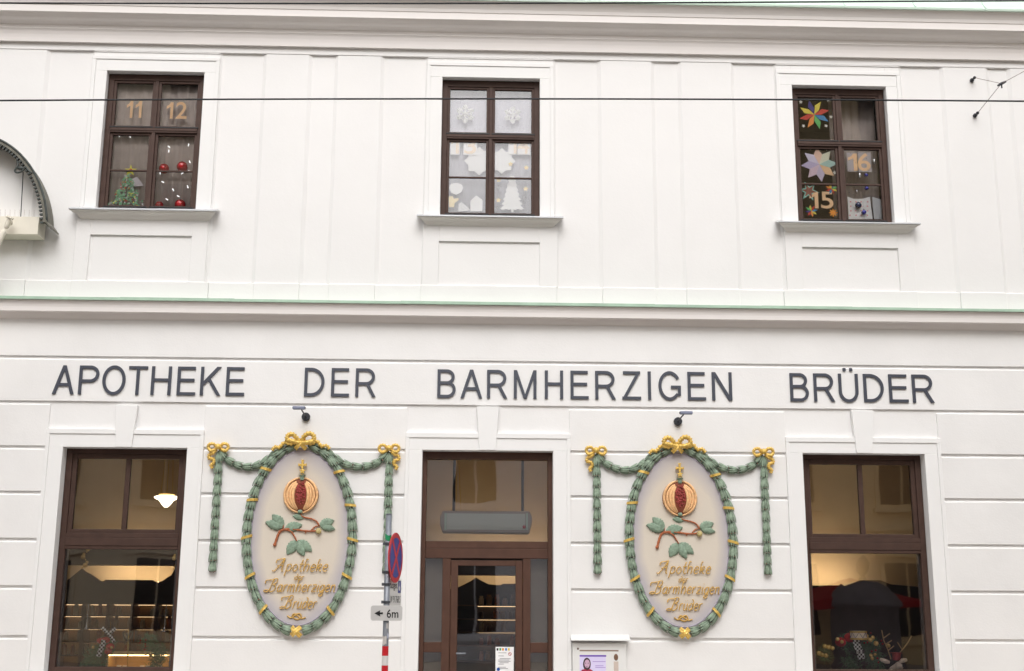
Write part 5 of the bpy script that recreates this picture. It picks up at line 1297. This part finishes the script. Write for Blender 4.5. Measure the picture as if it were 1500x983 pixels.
tag(mb.obj('card_print', flat('pink_print', 236, 170, 176), None), 'pink printed marks on the white card in the right window', 'print')
paper_shape('leaning_card', [rw2(*q) for q in ((962,668),(1060,698),(1085,915),(985,915))], flat('grey_white_card', 206, 208, 212), 'narrow pale card leaning beside the printed card, right window', 'card', .24)
mb = MB()
for q in range(26):
    a_, b_ = rw2(rg.uniform(650, 1050), rg.uniform(110, 660)); c = at(a_, b_, .16); mb.ball(c, .006, 6, 4)
tag(mb.obj('bead_strings', silver, None), 'tiny silver beads hanging on threads in the right window', 'beads')

# ------------------------------------------------------------------ shop window decorations
def needles(c0, rad, n, m, name, parent, L_=.07, w=.004):
    mb = MB()
    for k in range(n):
        a_, e_ = rg.uniform(0, 2*PI), rg.uniform(-1, 1); q = rad*rg.random()**.45
        c = Vector((c0.x+q*math.cos(a_)*math.sqrt(1-e_*e_), c0.y+q*.5*math.sin(a_)*math.sqrt(1-e_*e_), c0.z+q*e_))
        d = Vector((rg.uniform(-1, 1), rg.uniform(-1, 1)*.6, rg.uniform(-1, 1))).normalized(); s_ = d.cross(Vector((0, 1, .3))).normalized()*w
        mb.add([c-s_, c+s_, c+d*L_], [(0, 1, 2)])
    return mb.obj(name, m, parent)
check = bpy.data.materials.new('checked_ribbon'); check.use_nodes = True
_n = check.node_tree.nodes.new('ShaderNodeTexChecker'); _n.inputs['Scale'].default_value = 42; _n.inputs['Color1'].default_value = (.7, .7, .7, 1); _n.inputs['Color2'].default_value = (.02, .02, .02, 1)
_t = check.node_tree.nodes.new('ShaderNodeTexCoord'); check.node_tree.links.new(_t.outputs['Object'], _n.inputs['Vector']); check.node_tree.links.new(_n.outputs['Color'], check.node_tree.nodes['Principled BSDF'].inputs['Base Color'])
def rib(mb, pts, w):
    P_ = smooth_path(pts, 5); vs = []
    for i, p in enumerate(P_):
        t = (P_[min(i+1, len(P_)-1)]-P_[max(i-1, 0)]).normalized(); s_ = Vector((t.z, 0, -t.x))*w; vs += [p-s_, p+s_+Vector((0, .004, 0))]
    mb.add(vs, [(2*i, 2*i+1, 2*i+3, 2*i+2) for i in range(len(P_)-1)])
def lw(a_, b_, Y=.6): return at(60+a_/5.373, 800+b_/5.373, Y)
LD = thing('fir_garland', lw(600, 850), 'fir garland with red bow, checked ribbon and gold balls in the left shop window', 'garland')
for a_, b_, r_, n in ((430,880,.16,420),(520,790,.12,260),(850,760,.12,260),(930,850,.13,300),(380,960,.14,300),(900,950,.1,150)): needles(lw(a_, b_, .75), r_, n, fir, 'fir_spray', LD)
mb = MB(); rib(mb, [lw(530,690), lw(505,665), lw(480,640)], .02); rib(mb, [lw(530,690), lw(560,670), lw(585,645)], .02); rib(mb, [lw(530,690), lw(555,720), lw(575,755)], .02); rib(mb, [lw(495,740), lw(475,800), lw(452,870)], .03)
o = mb.obj('checked_ribbon', check, LD); o.modifiers.new('t', 'SOLIDIFY').thickness = .002
mb = MB()
for a_, b_, r_ in ((470,745,.045),(510,740,.05),(545,790,.05),(530,830,.045)): mb.ball(lw(a_, b_, .66), r_, 12, 8, sx=1.1, sz=.8)
mb.obj('red_bow', flat('red_felt', 190, 36, 40, .7), LD, smooth=True)
mb = MB()
for a_, b_, r_ in ((410,795,.02),(825,845,.022),(862,850,.026),(800,832,.014),(555,798,.018)): mb.ball(lw(a_, b_, .62), r_, 12, 8)
mb.obj('gold_balls', goldb, LD, smooth=True)
mb = MB()
for a_, b_ in ((778,760),(783,742),(825,740),(820,770),(822,790),(815,812)): mb.ball(lw(a_, b_, .62), .012, 8, 6)
mb.obj('red_berries', red, LD, smooth=True)
MB().tube([lw(690,650), lw(680,990)], .008, 6).obj('stake', goldb, LD)
mb = MB(); c = lw(680,730)
for s_ in (-1, 1):
    mb.tube(smooth_path([c+Vector((0, 0, -.03)), c+Vector((s_*.04, 0, .02)), c+Vector((s_*.06, 0, .07)), c+Vector((s_*.03, 0, .085)), c+Vector((0, 0, .02)), c+Vector((-s_*.03, 0, -.06))], 5), .008, 6)
mb.obj('metal_bow', mat('dull_pewter', S(110, 110, 100), .4, metal=.6), LD, smooth=True)
gl = 'bell shaped spotlights in the left shop window'
for (a_, b_, c_, d_), lb in (((375,455,360,635), 'small chrome bell spotlight on a rod at the left of the left shop window'), ((988,465,970,655), 'small chrome bell spotlight on a rod at the right of the left shop window')):
    p, q = lw(a_, b_, .5), lw(c_, d_, .5); T = thing('bell_spotlight', q, lb, 'spotlight', gl)
    MB().tube([p, q], .006, 6).obj('rod', silver, T); MB().lathe(q, [(.006, .03), (.01, 0), (.03, -.02), (.034, -.03), (0, -.025)], 14).obj('bell', silver, T, smooth=True)
for (a_, b_, Y), lb in (((348,80,1.6), 'left'), ((1065,90,1.6), 'right')):
    T = thing('gilded_ornament', lw(a_, b_, Y), 'gilded carved ornament at the top %s of the left shop window' % lb, 'ornament', 'gilded carvings flanking the left shop window')
    mb = MB(); c = lw(a_, b_, Y)
    for k in range(9): mb.ball(c+Vector((.03*math.sin(k*1.3), 0, .13-.035*k)), .022+.012*math.sin(k*2.1), 8, 6)
    mb.obj('carving', goldb, T, smooth=True)
def rwp(a_, b_, Y=.55): return at(1170+a_/5.371, 800+b_/5.371, Y)
RD = thing('berry_garland', rwp(500, 850), 'fir garland with gold balls and red berries around a toy drum, right shop window', 'garland')
for a_, b_, r_, n in ((380,760,.12,260),(560,800,.14,320),(600,900,.15,320),(200,850,.10,180),(420,930,.14,260)): needles(rwp(a_, b_, .7), r_, n, fir, 'fir_spray', RD)
mb = MB()
for a_, b_, r_ in ((305,732,14),(340,753,13),(206,788,16),(237,795,16),(267,803,15),(162,845,17),(185,855,14),(216,862,15),(531,722,16),(563,738,16),(583,720,14),(608,766,17),(705,783,15),(568,860,13),(600,852,10),(578,884,12),(540,705,9)): mb.ball(rwp(a_, b_, .5), r_/5.371/100, 12, 8)
mb.obj('gold_balls', goldb, RD, smooth=True)
mb = MB()
for a_, b_ in ((567,684),(540,757),(517,762),(606,820),(575,828),(620,882),(650,745),(398,712),(432,757),(628,915),(660,770)): mb.ball(rwp(a_, b_, .52), .013, 8, 6)
mb.obj('red_berries', red, RD, smooth=True)
mb = MB(); mb.ball(rwp(400,720,.6), .06, 12, 8, sx=1.2); mb.ball(rwp(330,755,.6), .06, 12, 8, sx=1.2); mb.obj('red_bow', flat('red_felt', 190, 36, 40, .7), RD, smooth=True)
mb = MB(); rib(mb, [rwp(450,730,.5), rwp(460,780,.48), rwp(485,840,.5), rwp(495,890,.5)], .045); o = mb.obj('checked_ribbon', check, RD); o.modifiers.new('t', 'SOLIDIFY').thickness = .002
DR = thing('toy_drum', rwp(470, 670), 'small white and gold toy drum among the garland in the right shop window', 'toy drum')
c = rwp(470, 700, .5); mb = MB(); mb.lathe(c, [(0, -.05), (.1, -.05), (.1, .05), (0, .05)], 28); o = mb.obj('shell', flat('drum_cream', 236, 222, 204), DR)
mb = MB()
for zz in (-.045, .04): mb.lathe(c+Vector((0, 0, zz)), [(.1, -.01), (.107, -.01), (.107, .010), (.1, .010)], 28)
mb.obj('hoop', goldb, DR)
mb = MB()
for k in range(14):
    a0, a1 = k*2*PI/14, (k+1)*2*PI/14; s_ = 1 if k % 2 else -1
    mb.tube([c+Vector((.103*math.cos(a0), .103*math.sin(a0), -.035*s_)), c+Vector((.103*math.cos(a1), .103*math.sin(a1), .035*s_))], .003, 4)
mb.obj('cords', flat('drum_blue', 90, 100, 130), DR)
for ob in (o,): pass
# reindeer head
RD2 = thing('reindeer_figure', rwp(760, 960), 'cream reindeer figure with twig antlers and red hat, low in the right shop window', 'figurine')
Yr = .42
def rv(a_, b_, dy=0): p = rwp(a_, b_, Yr); return Vector((p.x, Yr+dy, p.z))
V_ = [rv(745,930), rv(790,945,-.05), rv(800,952,-.09), rv(740,985,.02), rv(735,1050,.04), rv(720,1120,.06)]
skin_obj('head', V_, [(0,1),(1,2),(0,3),(3,4),(4,5)], [.05,.036,.028,.05,.06,.09], flat('felt_cream', 240, 222, 208, .9), RD2, 0, 2)
for lst in ([(715,915),(680,905),(640,890)], [(790,915),(820,900),(852,895)]):
    P_ = [rv(*q) for q in lst]; mb = MB(); mb.tube(smooth_path(P_, 5), [.010+.018*math.sin(PI*min(1, (i+1)/12)) for i in range(11)], 8); mb.obj('ear', flat('felt_cream', 240, 222, 208, .9), RD2, smooth=True)
mb = MB()
for lst in ([(728,890),(705,820),(672,745),(655,662)], [(672,722),(720,688)], [(690,770),(735,742)], [(708,820),(752,785)], [(800,835),(830,800),(862,758)], [(812,810),(778,755)], [(862,758),(890,705)], [(795,890),(800,835)]):
    mb.tube([rv(*q, .01) for q in lst], .007, 6)
mb.obj('antlers', mat('twig_gold', S(170, 140, 100), .6), RD2)
mb = MB(); c = rv(768, 862); mb.lathe(c, [(.0, -.055), (.045, -.055), (.052, .03), (0, .03)], 16); mb.lathe(c+Vector((0, 0, .03)), [(0, 0), (.07, 0), (.07, .008), (0, .012)], 20); mb.obj('hat', flat('hat_red', 150, 30, 36, .7), RD2, smooth=False)
mb = MB(); mb.ball(rv(726,910,-.045), .009, 8, 6); mb.ball(rv(797,938,-.115), .013, 8, 6); mb.obj('eye_and_nose', gasket, RD2, smooth=True)

# ------------------------------------------------------------------ street and houses opposite
gnd = MB().box(-350, 350, -350, 350, -.3, -.205).obj('ground', mat('ground', S(90, 88, 86), .9, var=.1), None); tag(gnd, kind='structure')
tag(MB().box(-60, 60, -14.0, -3.2, -.2, -.12).obj('road', mat('asphalt', (.085, .08, .078, 1), .85, bump=.5, bscale=80, var=.2, vscale=2), None), kind='structure')
pav = mat('paving', S(190, 182, 174), .85, bump=.3, bscale=20, var=.12, vscale=3)
tag(MB().box(-60, 60, -3.2, .02, -.19, -.0).obj('pavement', pav, None), kind='structure'); tag(MB().box(-60, 60, -19.3, -14.0, -.19, -.0).obj('pavement', pav, None), kind='structure')
def opposite(x0, x1, h, m, label, seed):
    T = thing('apartment_building', ((x0+x1)/2, -19.5, 0), label, 'building')
    mb = MB(); mb.box(x0, x1, -29, -19.5, 0, h); mb.box(x0-.1, x1+.1, -19.5, -19.1, h-.5, h-.1)
    for zz in (3.9, 7.6, 11.2):
        if zz < h-1: mb.box(x0, x1, -19.5, -19.35, zz-.12, zz+.12)
    mb.obj('wall', m, T)
    n = int((x1-x0)/2.9); wd = (x1-x0)/n
    for f_ in range(int((h-1)/3.6)+1):
        for k in range(n):
            c = x0+wd*(k+.5); zb = .8+f_*3.7
            if zb+2 > h-.6: continue
            fr = MB(); fr.box(c-.72, c+.72, -19.5, -19.44, zb-.1, zb+2.1); fr.box(c-.85, c+.85, -19.5, -19.3, zb+2.15, zb+2.3); fr.box(c-.8, c+.8, -19.5, -19.32, zb-.22, zb-.1)
            o = fr.obj('window', m, T)
            MB().box(c-.58, c-.03, -19.44, -19.42, zb, zb+2).obj('pane', gasket, o); MB().box(c+.03, c+.58, -19.44, -19.42, zb, zb+2).obj('pane', gasket, o)
opposite(-34, -4.4, 18.5, mat('tan_render', S(232, 214, 188), .9, var=.05), 'tall tan apartment house across the street from the left shop window', 1)
opposite(-4.4, 4.6, 8.2, mat('grey_render', S(236, 234, 240), .9, var=.05), 'lower pale grey house across the street from the door', 2)
opposite(4.6, 36, 18.5, mat('ochre_render', S(232, 206, 164), .9, var=.05), 'tall ochre apartment house across the street from the right shop window', 3)

# advertising column and market parasol standing in the street (seen in the shop glass)
ADC = thing('advertising_column', (10.1, -16, 0), 'grey round advertising column with domed top across the street', 'advertising column')
MB().lathe((10.1, -16, 0), [(.9, -.02), (.95, .1), (.85, .3), (.85, 1.55), (.95, 1.6), (.93, 1.72), (.8, 1.92), (.6, 2.08), (.35, 2.18), (.12, 2.22), (0, 2.24)], 36).obj('body', mat('column_grey', S(120, 112, 116), .7, var=.15), ADC, smooth=True)
MB().lathe((10.1, -16, 2.2), [(.05, 0), (.12, .08), (.05, .16), (.16, .3), (.18, .5), (.1, .62), (0, .7)], 16).obj('finial', mat('finial_bronze', S(110, 90, 70), .5), ADC, smooth=True)
MP = thing('market_parasol', (10.2, -17.4, 0), 'red square market parasol on a white pole across the street', 'parasol')
MB().lathe((10.2, -17.4, 0), [(2.0, 1.55), (2.0, 1.75), (0, 2.35)], 8).obj('canopy', flat('parasol_red', 160, 24, 34, .9), MP)
MB().tube([(10.2, -17.4, -.1), (10.2, -17.4, 2.3)], .03).obj('pole', white, MP)
# ------------------------------------------------------------------ light
w = bpy.data.worlds.new('World'); sc.world = w; w.use_nodes = True; N = w.node_tree.nodes; L = w.node_tree.links
bg = N['Background']; sky = N.new('ShaderNodeTexSky'); sky.sky_type = 'NISHITA'; sky.sun_disc = False
EL, AZ = math.radians(45), math.radians(0)      # sun behind the camera, slightly left
sky.sun_elevation = EL; sky.sun_rotation = PI+AZ; sky.air_density = 1.0; sky.dust_density = 4.0; sky.ozone_density = 1
hs = N.new('ShaderNodeHueSaturation'); hs.inputs['Saturation'].default_value = .12
L.new(sky.outputs[0], hs.inputs['Color']); L.new(hs.outputs[0], bg.inputs[0]); bg.inputs[1].default_value = .15
sl = bpy.data.lights.new('sun', 'SUN'); sl.energy = .85; sl.angle = math.radians(65); sl.color = (1, .975, .95)
so = bpy.data.objects.new('sun', sl); COL.objects.link(so)
dirv = Vector((math.sin(AZ)*math.cos(EL), -math.cos(AZ)*math.cos(EL), math.sin(EL)))       # towards the sun
so.rotation_euler = dirv.to_track_quat('Z', 'Y').to_euler()
vs_ = sc.view_settings; vs_.view_transform = 'Standard'; vs_.look = 'None'; vs_.gamma = 1; vs_.exposure = 0.47
sc.cycles.max_bounces = 8; sc.cycles.transparent_max_bounces = 16
sc.cycles.use_denoising = True
